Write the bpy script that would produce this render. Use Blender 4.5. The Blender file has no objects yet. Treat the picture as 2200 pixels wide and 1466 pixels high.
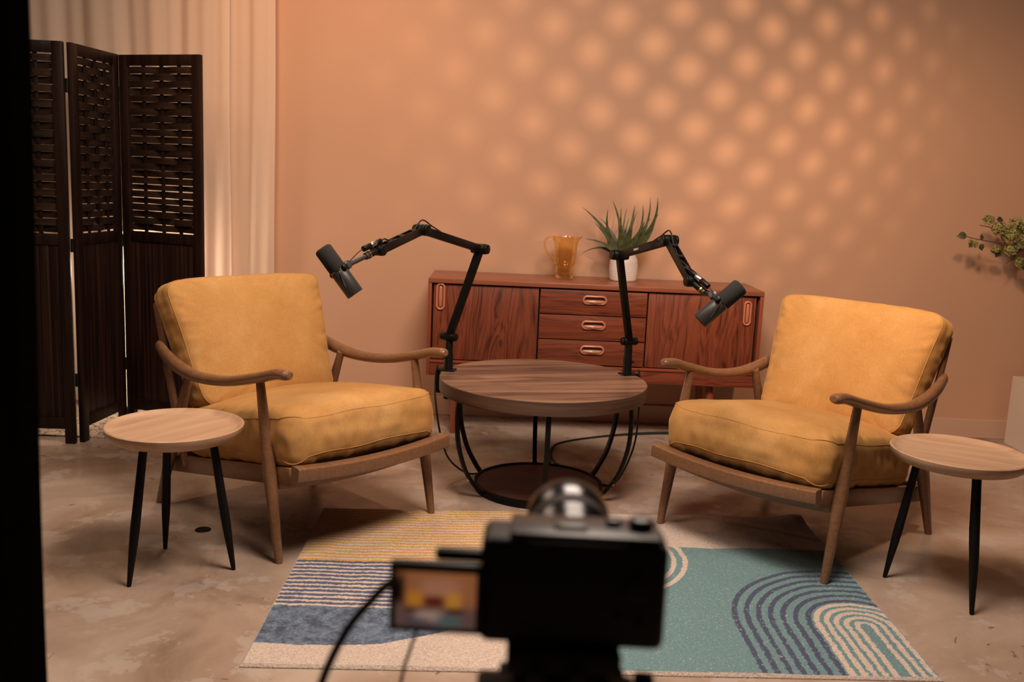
import bpy, bmesh, math, random
from mathutils import Vector, Matrix, noise
import numpy as np
PI = math.pi
C = bpy.context.scene.collection
rad = math.radians

# ------------------------------------------------------------------ camera
cd = bpy.data.cameras.new('view_camera'); cam = bpy.data.objects.new('view_camera', cd); C.objects.link(cam)
bpy.context.scene.camera = cam
cd.sensor_width = 36; cd.lens = 36*2050/2200
p_, r_ = rad(9.63), rad(2.5)
F_ = Vector((0, math.cos(p_), -math.sin(p_))); R0 = Vector((1, 0, 0)); U0 = R0.cross(F_)
R_ = math.cos(r_)*R0 + math.sin(r_)*U0; U_ = -math.sin(r_)*R0 + math.cos(r_)*U0
m = Matrix((R_, U_, -F_)).transposed().to_4x4(); m.translation = Vector((0, 0, 1.3))
cam.matrix_world = m
cd.dof.use_dof = True; cd.dof.focus_distance = 3.35; cd.dof.aperture_fstop = 4.2
cd.clip_start = 0.05

# ------------------------------------------------------------------ world, lights, exposure
sc = bpy.context.scene
sc.view_settings.view_transform = 'Standard'; sc.view_settings.look = 'None'
sc.view_settings.gamma = 1; sc.view_settings.use_curve_mapping = False
sc.view_settings.exposure = 0.0
w = bpy.data.worlds.new('studio_ambient'); sc.world = w; w.use_nodes = True
w.node_tree.nodes['Background'].inputs[0].default_value = (1.0, 0.62, 0.42, 1)
w.node_tree.nodes['Background'].inputs[1].default_value = 0.02

def light(name, kind, loc, target, energy, color, **kw):
    l = bpy.data.lights.new(name, kind); o = bpy.data.objects.new(name, l); C.objects.link(o)
    o.location = loc; l.energy = energy; l.color = color
    d = Vector(target) - Vector(loc)
    o.rotation_euler = d.to_track_quat('-Z', 'Y').to_euler()
    for k, v in kw.items(): setattr(l, k, v)
    return o
WARM = (1.0, 0.80, 0.66)
light('key_softbox', 'AREA', (0.30, 2.35, 2.75), (0.15, 3.45, 0.4), 92, WARM, shape='RECTANGLE', size=0.9, size_y=0.9)
light('left_fill', 'AREA', (-1.55, 2.7, 2.75), (-1.1, 3.2, 0.0), 20, (1.0, 0.74, 0.56), shape='RECTANGLE', size=0.9, size_y=0.9)  # added lamp with no source of its own; softens the left side table's shadow
light('back_wash', 'SPOT', (-1.3, 3.5, 3.0), (-0.95, 5.14, 1.75), 95, (1.0, 0.52, 0.25), spot_size=rad(75), spot_blend=1.0, shadow_soft_size=0.2)
light('hair_light', 'SPOT', (-0.9, 4.9, 3.1), (-0.9, 3.4, 0.3), 60, (1.0, 0.70, 0.45), spot_size=rad(60), spot_blend=0.6, shadow_soft_size=0.06)
light('right_fill', 'SPOT', (1.35, 2.75, 2.35), (1.95, 4.5, 0.8), 105, (1.0, 0.62, 0.37), spot_size=rad(85), spot_blend=0.8, shadow_soft_size=0.10)
PROJ = Vector((1.95, 1.7, 2.0)); DOT = Vector((0.858, 5.14, 1.90))
light('pattern_spot', 'SPOT', PROJ, DOT, 270, (1.0, 0.66, 0.38), spot_size=rad(52), spot_blend=1.0, shadow_soft_size=0.009)
light('screen_lamp_light', 'POINT', (-1.93, 4.84, 0.75), (0, 0, 0), 13, (1.0, 0.80, 0.62), shadow_soft_size=0.05)

# ------------------------------------------------------------------ materials
def mat(name, col, rough=0.6, metal=0.0, **kw):
    M = bpy.data.materials.new(name); M.use_nodes = True
    b = M.node_tree.nodes['Principled BSDF']
    b.inputs['Base Color'].default_value = (*col, 1); b.inputs['Roughness'].default_value = rough
    b.inputs['Metallic'].default_value = metal
    for k, v in kw.items(): b.inputs[k.replace('_', ' ')].default_value = v
    return M
def nodes(M): return M.node_tree.nodes, M.node_tree.links, M.node_tree.nodes['Principled BSDF']
def ramp(n, stops):
    r = n.new('ShaderNodeValToRGB'); e = r.color_ramp.elements
    while len(e) < len(stops): e.new(0.5)
    for i, (p, c) in enumerate(stops): e[i].position = p; e[i].color = (*c, 1)
    return r
def coords(n, l, scale=(1, 1, 1), rot=(0, 0, 0), space='Object'):
    tc = n.new('ShaderNodeTexCoord'); mp = n.new('ShaderNodeMapping')
    if any(rot): mp.vector_type = 'TEXTURE'; scale = tuple(1/q for q in scale)
    mp.inputs['Scale'].default_value = scale; mp.inputs['Rotation'].default_value = rot
    l.new(tc.outputs[space], mp.inputs[0]); return mp
def bump(n, l, b, src, strength=0.2, dist=0.002):
    bp = n.new('ShaderNodeBump'); bp.inputs['Strength'].default_value = strength; bp.inputs['Distance'].default_value = dist
    l.new(src, bp.inputs['Height']); l.new(bp.outputs[0], b.inputs['Normal'])
def noise_mat(name, stops, scale=8, detail=6, rough=0.6, bstr=0.0, bdist=0.002, sc3=(1, 1, 1), **kw):
    M = mat(name, stops[0][1], rough, **kw); n, l, b = nodes(M)
    mp = coords(n, l, sc3); t = n.new('ShaderNodeTexNoise'); t.inputs['Scale'].default_value = scale; t.inputs['Detail'].default_value = detail
    l.new(mp.outputs[0], t.inputs['Vector']); r = ramp(n, stops); l.new(t.outputs['Fac'], r.inputs[0]); l.new(r.outputs[0], b.inputs['Base Color'])
    if bstr: bump(n, l, b, t.outputs['Fac'], bstr, bdist)
    return M
def wood(name, dark, light_, stretch=(30, 2, 30), rough=0.4, wave=0.0, wscale=6, rot=(0, 0, 0), lo=0.35, hi=0.65, bstr=0.05, dist_=4.0):
    """wood with grain running along the axis whose stretch is the smallest"""
    M = mat(name, dark, rough); n, l, b = nodes(M)
    mp = coords(n, l, stretch, rot)
    t = n.new('ShaderNodeTexNoise'); t.inputs['Scale'].default_value = 1; t.inputs['Detail'].default_value = 5; t.inputs['Distortion'].default_value = 0.6
    l.new(mp.outputs[0], t.inputs['Vector'])
    src = t.outputs['Fac']
    if wave:
        mp2 = coords(n, l, tuple(s*0.12 for s in stretch), rot)
        wv = n.new('ShaderNodeTexWave'); wv.wave_type = 'RINGS'; wv.inputs['Scale'].default_value = wscale; wv.inputs['Distortion'].default_value = dist_
        wv.inputs['Detail'].default_value = 2
        l.new(mp2.outputs[0], wv.inputs['Vector'])
        mx = n.new('ShaderNodeMix'); mx.inputs['Factor'].default_value = wave
        l.new(t.outputs['Fac'], mx.inputs['A']); l.new(wv.outputs['Fac'], mx.inputs['B']); src = mx.outputs['Result']
    r = ramp(n, [(lo, dark), (hi, light_)]); l.new(src, r.inputs[0]); l.new(r.outputs[0], b.inputs['Base Color'])
    bump(n, l, b, src, bstr, 0.001)
    return M

M_wall = noise_mat('wall_paint', [(0.3, (0.50, 0.290, 0.185)), (0.7, (0.54, 0.312, 0.200))], 1.2, 4, 0.75, 0.02, 0.001)
n, l, b = nodes(M_wall)
M_base = mat('baseboard_paint', (0.55, 0.35, 0.25), 0.55)
# polished, patched concrete
M_floor = mat('polished_concrete', (0.4, 0.3, 0.23), 0.4); n, l, b = nodes(M_floor)
mp = coords(n, l)
t1 = n.new('ShaderNodeTexNoise'); t1.inputs['Scale'].default_value = 1.7; t1.inputs['Detail'].default_value = 9; t1.inputs['Distortion'].default_value = 0.8; t1.inputs['Roughness'].default_value = 0.62
t2 = n.new('ShaderNodeTexNoise'); t2.inputs['Scale'].default_value = 5.5; t2.inputs['Detail'].default_value = 8; t2.inputs['Roughness'].default_value = 0.7
l.new(mp.outputs[0], t1.inputs['Vector']); l.new(mp.outputs[0], t2.inputs['Vector'])
r1 = ramp(n, [(0.33, (0.21, 0.14, 0.10)), (0.46, (0.36, 0.26, 0.195)), (0.58, (0.43, 0.33, 0.26)), (0.72, (0.52, 0.43, 0.36))]); l.new(t1.outputs['Fac'], r1.inputs[0])
r2 = ramp(n, [(0.55, (0, 0, 0)), (0.575, (1, 1, 1))]); l.new(t2.outputs['Fac'], r2.inputs[0])
mk = n.new('ShaderNodeMix'); mk.data_type = 'RGBA'; mk.inputs[7].default_value = (0.47, 0.40, 0.35, 1)
mf = n.new('ShaderNodeMath'); mf.operation = 'MULTIPLY'; mf.inputs[1].default_value = 0.5; l.new(r2.outputs[0], mf.inputs[0])
l.new(mf.outputs[0], mk.inputs[0]); l.new(r1.outputs[0], mk.inputs[6])
vo = n.new('ShaderNodeTexNoise'); vo.inputs['Scale'].default_value = 9; vo.inputs['Detail'].default_value = 3; vo.inputs['Distortion'].default_value = 2.5; l.new(mp.outputs[0], vo.inputs['Vector'])
r3 = ramp(n, [(0.27, (0.25, 0.25, 0.25)), (0.30, (1, 1, 1))]); l.new(vo.outputs['Fac'], r3.inputs[0])
mm = n.new('ShaderNodeMix'); mm.data_type = 'RGBA'; mm.blend_type = 'MULTIPLY'; mm.inputs[0].default_value = 0.7
l.new(mk.outputs[2], mm.inputs[6]); l.new(r3.outputs[0], mm.inputs[7]); l.new(mm.outputs[2], b.inputs['Base Color'])
rr_ = ramp(n, [(0.35, (0.16,)*3), (0.65, (0.45,)*3)]); l.new(t2.outputs['Fac'], rr_.inputs[0]); l.new(rr_.outputs[0], b.inputs['Roughness'])
bump(n, l, b, t2.outputs['Fac'], 0.12, 0.003)

# mustard velvet
M_velvet = mat('mustard_velvet', (0.62, 0.32, 0.07), 0.85, Sheen_Weight=0.35, Sheen_Roughness=0.35); n, l, b = nodes(M_velvet)
b.inputs['Sheen Tint'].default_value = (1.0, 0.72, 0.35, 1)
mp = coords(n, l); t1 = n.new('ShaderNodeTexNoise'); t1.inputs['Scale'].default_value = 3.6; t1.inputs['Detail'].default_value = 8; t1.inputs['Roughness'].default_value = 0.68
l.new(mp.outputs[0], t1.inputs['Vector'])
r1 = ramp(n, [(0.3, (0.42, 0.195, 0.045)), (0.5, (0.48, 0.245, 0.070)), (0.7, (0.55, 0.31, 0.11))]); l.new(t1.outputs['Fac'], r1.inputs[0]); l.new(r1.outputs[0], b.inputs['Base Color'])
t3 = n.new('ShaderNodeTexNoise'); t3.inputs['Scale'].default_value = 420; t3.inputs['Detail'].default_value = 2; l.new(mp.outputs[0], t3.inputs['Vector'])
bump(n, l, b, t3.outputs['Fac'], 0.3, 0.001)
mp = coords(n, l, (230, 230, 60)); t4 = n.new('ShaderNodeTexNoise'); t4.inputs['Scale'].default_value = 1; t4.inputs['Detail'].default_value = 2; l.new(mp.outputs[0], t4.inputs['Vector'])
r4 = ramp(n, [(0.3, (0.92,)*3), (0.7, (1.07,)*3)]); l.new(t4.outputs['Fac'], r4.inputs[0])
m4 = n.new('ShaderNodeMix'); m4.data_type = 'RGBA'; m4.blend_type = 'MULTIPLY'; m4.inputs[0].default_value = 1; l.new(r1.outputs[0], m4.inputs[6]); l.new(r4.outputs[0], m4.inputs[7]); l.new(m4.outputs[2], b.inputs['Base Color'])

M_chair = wood('oiled_ash_wood', (0.175, 0.084, 0.041), (0.225, 0.112, 0.056), (90, 30, 90), 0.30, bstr=0.01)
M_tray = wood('acacia_tray_wood', (0.36, 0.20, 0.115), (0.56, 0.37, 0.24), (1.6, 13, 12), 0.40, rot=(0, 0, rad(58)), lo=0.3, hi=0.68)
M_tray_side = M_tray
M_ctop = wood('walnut_laminate', (0.085, 0.042, 0.027), (0.34, 0.19, 0.12), (1.5, 15, 16), 0.35, rot=(0, 0, rad(16)), lo=0.34, hi=0.70)
M_cedge = wood('walnut_edge_shaded', (0.05, 0.026, 0.017), (0.14, 0.075, 0.048), (1.5, 1.5, 40), 0.42)  # same wood as the top, with the unlit side's shade in its colour
M_shelf = wood('dark_shelf_wood', (0.045, 0.018, 0.012), (0.10, 0.042, 0.026), (1.6, 14, 14), 0.4)
M_black = noise_mat('black_powder_coat', [(0.3, (0.004, 0.004, 0.004)), (0.7, (0.007, 0.006, 0.006))], 60, 2, 0.45, Specular_IOR_Level=0.15)
def veneer(name, along, dark, light_):
    """irregular veneer lines: noise stretched along the grain and bent by a slow noise"""
    M = mat(name, dark, 0.36); n, l, b = nodes(M)
    sq = lambda a, c: tuple(c if k == along else a for k in 'XYZ')
    slow = n.new('ShaderNodeTexNoise'); slow.inputs['Scale'].default_value = 1; slow.inputs['Detail'].default_value = 1.5
    l.new(coords(n, l, sq(7.0, 1.6)).outputs[0], slow.inputs['Vector'])
    tc = n.new('ShaderNodeTexCoord'); ml = n.new('ShaderNodeVectorMath'); ml.operation = 'MULTIPLY'; ml.inputs[1].default_value = sq(0.17, 0.0)
    l.new(slow.outputs['Color'], ml.inputs[0]); ad = n.new('ShaderNodeVectorMath'); l.new(tc.outputs['Object'], ad.inputs[0]); l.new(ml.outputs[0], ad.inputs[1])
    mp = n.new('ShaderNodeMapping'); mp.inputs['Scale'].default_value = sq(85, 0.55); l.new(ad.outputs[0], mp.inputs[0])
    t = n.new('ShaderNodeTexNoise'); t.inputs['Scale'].default_value = 1; t.inputs['Detail'].default_value = 3.5; t.inputs['Roughness'].default_value = 0.6; l.new(mp.outputs[0], t.inputs['Vector'])
    r = ramp(n, [(0.33, dark), (0.47, tuple(p*0.4+q*0.6 for p, q in zip(dark, light_))), (0.62, light_)]); l.new(t.outputs['Fac'], r.inputs[0]); l.new(r.outputs[0], b.inputs['Base Color'])
    return M
M_teak_v = veneer('teak_veneer_upright', 'Z', (0.075, 0.017, 0.008), (0.235, 0.058, 0.026))
M_teak_h = veneer('teak_veneer_level', 'X', (0.095, 0.021, 0.010), (0.22, 0.054, 0.025))
M_teak_top = wood('teak_top', (0.25, 0.078, 0.040), (0.29, 0.095, 0.05), (1.2, 26, 26), 0.3)
M_teak_red = mat('teak_solid', (0.24, 0.055, 0.025), 0.4)
M_handle = mat('copper_brown_handle', (0.52, 0.19, 0.11), 0.22, Coat_Weight=0.6)
M_gap = mat('recess_shade', (0.012, 0.006, 0.004), 0.9)  # near-black colour stands for shade in gaps and handle openings
M_screen = wood('espresso_stained_wood', (0.008, 0.0035, 0.0025), (0.020, 0.008, 0.005), (30, 30, 2), 0.45)
M_plank = wood('espresso_plank', (0.010, 0.004, 0.003), (0.045, 0.017, 0.010), (55, 55, 1.2), 0.5, lo=0.42, hi=0.72)
M_weave = wood('espresso_woven_strip', (0.014, 0.007, 0.0045), (0.030, 0.015, 0.009), (2, 2, 60), 0.55)
for q in (M_screen, M_plank, M_weave): q.node_tree.nodes['Principled BSDF'].inputs['Specular IOR Level'].default_value = 0.22
M_mic = noise_mat('matte_dark_grey_metal', [(0.3, (0.026, 0.024, 0.024)), (0.7, (0.030, 0.028, 0.027))], 40, 2, 0.42)
M_foam = noise_mat('black_foam', [(0.3, (0.009, 0.008, 0.007)), (0.7, (0.020, 0.017, 0.015))], 500, 2, 0.95, 0.6, 0.001)
M_arm = noise_mat('black_anodised_arm', [(0.3, (0.004, 0.004, 0.004)), (0.7, (0.006, 0.006, 0.005))], 40, 2, 0.40, Specular_IOR_Level=0.18)
M_silver = mat('nickel_connector', (0.75, 0.68, 0.62), 0.28, 1.0)
M_brass = mat('brass_ring', (0.70, 0.42, 0.16), 0.3, 1.0)
M_cable = mat('black_rubber_cable', (0.014, 0.012, 0.012), 0.5)
M_white_mark = mat('white_print', (0.75, 0.72, 0.70), 0.6)
M_pot = noise_mat('white_ribbed_ceramic', [(0.3, (0.62, 0.55, 0.50)), (0.7, (0.70, 0.62, 0.57))], 6, 3, 0.45)
M_plinth = noise_mat('white_painted_plinth', [(0.3, (0.62, 0.52, 0.42)), (0.7, (0.68, 0.57, 0.47))], 3, 3, 0.7)
M_metal_w = mat('bright_screw', (0.7, 0.6, 0.5), 0.3, 0.9)
# amber glass
M_amber = bpy.data.materials.new('amber_glass'); M_amber.use_nodes = True; n, l, b = nodes(M_amber)
b.inputs['Base Color'].default_value = (0.985, 0.83, 0.52, 1); b.inputs['Roughness'].default_value = 0.03
b.inputs['Transmission Weight'].default_value = 1.0; b.inputs['IOR'].default_value = 1.45
# sheer curtain
M_sheer = bpy.data.materials.new('cream_sheer_fabric'); M_sheer.use_nodes = True; n = M_sheer.node_tree.nodes; l = M_sheer.node_tree.links
n.remove(n['Principled BSDF']); out = n['Material Output']
df = n.new('ShaderNodeBsdfDiffuse'); tl = n.new('ShaderNodeBsdfTranslucent'); tp = n.new('ShaderNodeBsdfTransparent')
df.inputs[0].default_value = (0.86, 0.70, 0.56, 1); tl.inputs[0].default_value = (0.86, 0.68, 0.52, 1)
m1 = n.new('ShaderNodeMixShader'); m1.inputs[0].default_value = 0.35; l.new(df.outputs[0], m1.inputs[1]); l.new(tl.outputs[0], m1.inputs[2])
m2 = n.new('ShaderNodeMixShader'); l.new(m1.outputs[0], m2.inputs[1]); l.new(tp.outputs[0], m2.inputs[2]); l.new(m2.outputs[0], out.inputs[0])
mp = coords(n, l, (900, 900, 900)); tn = n.new('ShaderNodeTexNoise'); tn.inputs['Scale'].default_value = 1; l.new(mp.outputs[0], tn.inputs['Vector'])
rm = ramp(n, [(0.3, (0.10,)*3), (0.7, (0.22,)*3)]); l.new(tn.outputs['Fac'], rm.inputs[0]); l.new(rm.outputs[0], m2.inputs[0])
M_blackcloth = noise_mat('black_velour', [(0.3, (0.006, 0.006, 0.0065)), (0.7, (0.012, 0.012, 0.013))], 30, 3, 0.95)
def leafmat(name, a, b_): return noise_mat(name, [(0.35, a), (0.65, b_)], 40, 3, 0.45)
M_aloe = leafmat('striped_green_leaf', (0.026, 0.034, 0.010), (0.075, 0.088, 0.030))
M_leaf = leafmat('green_leaf', (0.035, 0.045, 0.012), (0.085, 0.095, 0.028))
M_blossom = leafmat('pale_green_blossom', (0.26, 0.24, 0.07), (0.42, 0.38, 0.14))
M_twig = mat('brown_twig', (0.10, 0.04, 0.02), 0.7)
# rug: colours live in a colour attribute, pile noise on top
M_rug = mat('rug_pile', (0.5, 0.4, 0.3), 0.95, Sheen_Weight=0.15); n, l, b = nodes(M_rug)
at = n.new('ShaderNodeVertexColor'); at.layer_name = 'pattern'
mp = coords(n, l); tn = n.new('ShaderNodeTexNoise'); tn.inputs['Scale'].default_value = 170; tn.inputs['Detail'].default_value = 3; l.new(mp.outputs[0], tn.inputs['Vector'])
rm = ramp(n, [(0.32, (0.78,)*3), (0.5, (1.0,)*3), (0.68, (1.22,)*3)]); l.new(tn.outputs['Fac'], rm.inputs[0])
mx = n.new('ShaderNodeMix'); mx.data_type = 'RGBA'; mx.blend_type = 'MULTIPLY'; mx.inputs[0].default_value = 1; l.new(at.outputs[0], mx.inputs[6]); l.new(rm.outputs[0], mx.inputs[7]); l.new(mx.outputs[2], b.inputs['Base Color'])
bump(n, l, b, tn.outputs['Fac'], 0.9, 0.004)
M_camera = noise_mat('black_camera_body', [(0.3, (0.010, 0.011, 0.012)), (0.7, (0.016, 0.017, 0.019))], 300, 2, 0.55)
M_camtop = noise_mat('dark_grey_magnesium', [(0.3, (0.035, 0.035, 0.037)), (0.7, (0.05, 0.05, 0.052))], 200, 2, 0.38)
M_lensm = mat('black_satin_lens', (0.03, 0.03, 0.032), 0.22, 0.4)
M_rubber = mat('ribbed_rubber', (0.012, 0.013, 0.015), 0.6)
M_glass = mat('lens_glass', (0.02, 0.02, 0.03), 0.05)
M_lcd = bpy.data.materials.new('lit_monitor_picture'); M_lcd.use_nodes = True; n, l, b = nodes(M_lcd)
b.inputs['Base Color'].default_value = (0.01, 0.01, 0.01, 1); at = n.new('ShaderNodeVertexColor'); at.layer_name = 'picture'
l.new(at.outputs[0], b.inputs['Emission Color']); b.inputs['Emission Strength'].default_value = 0.7
M_lamp = mat('lit_lamp_tube', (1, 0.8, 0.6), 0.5); b = M_lamp.node_tree.nodes['Principled BSDF']
b.inputs['Emission Color'].default_value = (1.0, 0.74, 0.5, 1); b.inputs['Emission Strength'].default_value = 6
M_tiles = mat('patterned_mat_weave', (0.5, 0.4, 0.3), 0.5); n, l, b = nodes(M_tiles)
mp = coords(n, l, (1, 1, 1)); vt = n.new('ShaderNodeTexBrick'); vt.inputs['Scale'].default_value = 14; vt.inputs['Mortar Size'].default_value = 0.02
nz = n.new('ShaderNodeTexNoise'); nz.inputs['Scale'].default_value = 26; nz.inputs['Detail'].default_value = 4; nz.inputs['Distortion'].default_value = 1.2
l.new(mp.outputs[0], nz.inputs['Vector'])
rm = ramp(n, [(0.47, (0.62, 0.50, 0.38)), (0.50, (0.10, 0.06, 0.045)), (0.535, (0.10, 0.06, 0.045)), (0.56, (0.62, 0.50, 0.38))]); l.new(nz.outputs['Fac'], rm.inputs[0]); l.new(rm.outputs[0], b.inputs['Base Color'])

# ------------------------------------------------------------------ helpers
def thing(name, label, cat, loc=(0, 0, 0), rz=0, group=None):
    o = bpy.data.objects.new(name, None); C.objects.link(o); o.empty_display_size = 0.1
    o.location = loc; o.rotation_euler = (0, 0, rz); o['label'] = label; o['category'] = cat
    if group: o['group'] = group
    return o
def tag(o, label, cat, group=None, kind=None):
    o['label'] = label; o['category'] = cat
    if group: o['group'] = group
    if kind: o['kind'] = kind
    return o
def obj(name, bm, material, parent=None, smooth=True, label=None, angle=40):
    me = bpy.data.meshes.new(name)
    bmesh.ops.recalc_face_normals(bm, faces=bm.faces[:])
    bm.to_mesh(me); bm.free()
    mats = material if isinstance(material, (list, tuple)) else [material]
    for x in mats: me.materials.append(x)
    if smooth:
        me.polygons.foreach_set('use_smooth', [True]*len(me.polygons))
        try: me.set_sharp_from_angle(angle=rad(angle))
        except Exception: pass
    o = bpy.data.objects.new(name, me); C.objects.link(o)
    if parent: o.parent = parent
    if label: o['label'] = label
    return o
def struct(name, bm, material, smooth=False):
    o = obj(name, bm, material, None, smooth); o['kind'] = 'structure'; return o
def dup(root, loc, rz, label=None, group=None):
    r = root.copy(); C.objects.link(r); r.location = loc; r.rotation_euler = (0, 0, rz)
    if label: r['label'] = label
    if group: r['group'] = group
    for ch in list(root.children):
        c = ch.copy(); C.objects.link(c); c.parent = r
        for g in ch.children:
            d = g.copy(); C.objects.link(d); d.parent = c
    return r
B = bmesh.new
def box(bm, cx, cy, cz, sx, sy, sz, bev=0.0, seg=2, M=None):
    r = bmesh.ops.create_cube(bm, size=1); vs = r['verts']
    for v in vs: v.co = Vector((v.co.x*sx, v.co.y*sy, v.co.z*sz))
    if bev:
        es = list({e for v in vs for e in v.link_edges})
        q = bmesh.ops.bevel(bm, geom=es, offset=bev, segments=seg, profile=0.5, affect='EDGES')
        vs = list({v for f in q['faces'] for v in f.verts} | {v for v in vs if v.is_valid})
        # gather the whole island
        seen = set(vs); st = list(vs)
        while st:
            a = st.pop()
            for e in a.link_edges:
                o = e.other_vert(a)
                if o not in seen: seen.add(o); st.append(o)
        vs = list(seen)
    T = Matrix.Translation((cx, cy, cz))
    if M is not None: T = M @ T if False else Matrix.Translation((cx, cy, cz)) @ M.to_4x4()
    for v in vs: v.co = T @ v.co
    return vs
def bx(x0, x1, y0, y1, z0, z1, bev=0.0, bm=None, seg=2):
    bm = bm or B(); box(bm, (x0+x1)/2, (y0+y1)/2, (z0+z1)/2, abs(x1-x0), abs(y1-y0), abs(z1-z0), bev, seg); return bm
def smooth_path(pts, n=8, closed=False):
    P = [Vector(p) for p in pts]
    if len(P) < 3: return P
    out = []; L = len(P)
    rng = range(L if closed else L-1)
    for i in rng:
        p0 = P[(i-1) % L] if closed or i > 0 else P[0]*2-P[1]
        p1 = P[i]; p2 = P[(i+1) % L]
        p3 = P[(i+2) % L] if closed or i+2 < L else P[-1]*2-P[-2]
        for k in range(n):
            t = k/n
            out.append(0.5*((2*p1)+(-p0+p2)*t+(2*p0-5*p1+4*p2-p3)*t*t+(-p0+3*p1-3*p2+p3)*t**3))
    if not closed: out.append(P[-1])
    return out
def interp(vals, n):
    L = len(vals)-1; out = []
    for i in range(n):
        x = i/(n-1)*L; k = min(int(x), L-1); f = x-k
        a, b_ = vals[k], vals[k+1]
        out.append(tuple(p*(1-f)+q*f for p, q in zip(a, b_)) if isinstance(a, tuple) else a*(1-f)+b_*f)
    return out
def tube(bm, pts, radii, seg=12, up=(0, 0, 1), caps=True, closed=False, roundcap=True):
    """radii: number or list of numbers / (side, up) pairs, one per point (or interpolated)"""
    P = [Vector(p) for p in pts]; N = len(P)
    if not isinstance(radii, (list,)): radii = [radii]*N
    if len(radii) != N: radii = interp(radii, N)
    up = Vector(up); rings = []
    T = []
    for i in range(N):
        a = P[(i-1) % N] if (closed or i > 0) else P[i]; c = P[(i+1) % N] if (closed or i < N-1) else P[i]
        T.append((c-a).normalized())
    nrm = up - T[0]*up.dot(T[0])
    if nrm.length < 1e-3: nrm = Vector((1, 0, 0)) - T[0]*T[0].x
    if nrm.length < 1e-3: nrm = Vector((0, 1, 0))
    nrm.normalize()
    def ring(c, t, nn, ra, rb):
        s = t.cross(nn).normalized()
        return [bm.verts.new(c + s*math.cos(2*PI*k/seg)*ra + nn*math.sin(2*PI*k/seg)*rb) for k in range(seg)]
    for i in range(N):
        nrm = (nrm - T[i]*nrm.dot(T[i])).normalized()
        ra, rb = radii[i] if isinstance(radii[i], tuple) else (radii[i], radii[i])
        if i == 0 and caps and roundcap and not closed:
            for q in (0.15, 0.55):
                f = math.sqrt(1-(1-q)**2); rings.append(ring(P[0]-T[0]*(1-q)*min(ra, rb), T[0], nrm, ra*f, rb*f))
        rings.append(ring(P[i], T[i], nrm, ra, rb))
        if i == N-1 and caps and roundcap and not closed:
            for q in (0.55, 0.15):
                f = math.sqrt(1-(1-q)**2); rings.append(ring(P[i]+T[i]*(1-q)*min(ra, rb), T[i], nrm, ra*f, rb*f))
    M = len(rings)
    for i in range(M if closed else M-1):
        a, b_ = rings[i], rings[(i+1) % M]
        for k in range(seg): bm.faces.new((a[k], a[(k+1) % seg], b_[(k+1) % seg], b_[k]))
    if caps and not closed:
        bm.faces.new(rings[0][::-1]); bm.faces.new(rings[-1])
    return bm
def cyl(bm, a, b_, r, r2=None, seg=24, bev=0.0):
    a = Vector(a); b_ = Vector(b_); r2 = r if r2 is None else r2; d = (b_-a)
    if bev and d.length > 2.2*bev:
        u = d.normalized()*bev
        return tube(bm, [a, a+u*0.3, a+u, b_-u, b_-u*0.3, b_], [r-bev, r-bev*0.3, r, r2, r2-bev*0.3, r2-bev], seg, up=(0.01, 0.02, 1), roundcap=False)
    return tube(bm, [a, b_], [r, r2], seg, up=(0.01, 0.02, 1), roundcap=False)
def lathe(bm, prof, seg=48, c=(0, 0, 0), M=None, caps=(False, False)):
    c = Vector(c); rings = []
    for r, z in prof:
        rg = []
        for k in range(seg):
            v = Vector((r*math.cos(2*PI*k/seg), r*math.sin(2*PI*k/seg), z))
            if M is not None: v = M @ v
            rg.append(bm.verts.new(c+v))
        rings.append(rg)
    for i in range(len(rings)-1):
        for k in range(seg): bm.faces.new((rings[i][k], rings[i][(k+1) % seg], rings[i+1][(k+1) % seg], rings[i+1][k]))
    if caps[0]: bm.faces.new(rings[0][::-1])
    if caps[1]: bm.faces.new(rings[-1])
    return bm
def bar(bm, a, b_, wx, wy, side, bev=0.002, ext=0.0):
    """rectangular bar from a to b; wx is its width along `side`, wy across"""
    a = Vector(a); b_ = Vector(b_); t = (b_-a).normalized(); a -= t*ext; b_ += t*ext
    s = Vector(side); s = (s-t*s.dot(t)).normalized(); q = t.cross(s)
    Mx = Matrix((s, q, t)).transposed()
    c = (a+b_)/2; box(bm, c.x, c.y, c.z, wx, wy, (b_-a).length, bev, 2, Mx); return bm
def sweep_rect(bm, pts, wx, wz, bev=0.004, up=(0, 0, 1)):
    """rounded rectangle swept along pts; wx horizontal, wz along up"""
    P = [Vector(p) for p in pts]; N = len(P); rings = []; up = Vector(up)
    prof = []
    for sx, sy in ((1, 1), (-1, 1), (-1, -1), (1, -1)):
        a0 = {(1, 1): 0, (-1, 1): 90, (-1, -1): 180, (1, -1): 270}[(sx, sy)]
        for k in range(4):
            a = rad(a0+30*k); prof.append((sx*(wx/2-bev)+bev*math.cos(a), sy*(wz/2-bev)+bev*math.sin(a)))
    for i in range(N):
        t = (P[min(i+1, N-1)]-P[max(i-1, 0)]).normalized(); u = (up-t*up.dot(t)).normalized(); s = t.cross(u)
        rings.append([bm.verts.new(P[i]+s*x+u*y) for x, y in prof])
    K = len(prof)
    for i in range(N-1):
        for k in range(K): bm.faces.new((rings[i][k], rings[i][(k+1) % K], rings[i+1][(k+1) % K], rings[i+1][k]))
    bm.faces.new(rings[0][::-1]); bm.faces.new(rings[-1]); return bm

# ------------------------------------------------------------------ the room
struct('floor', bx(-3.6, 3.8, -0.6, 5.26, -0.05, 0), M_floor)
struct('wall_back', bx(-3.6, 3.8, 5.14, 5.26, 0, 3.4), M_wall)
struct('baseboard_back', bx(-3.6, 3.8, 5.124, 5.14, 0, 0.105, 0.003), M_base)

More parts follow.
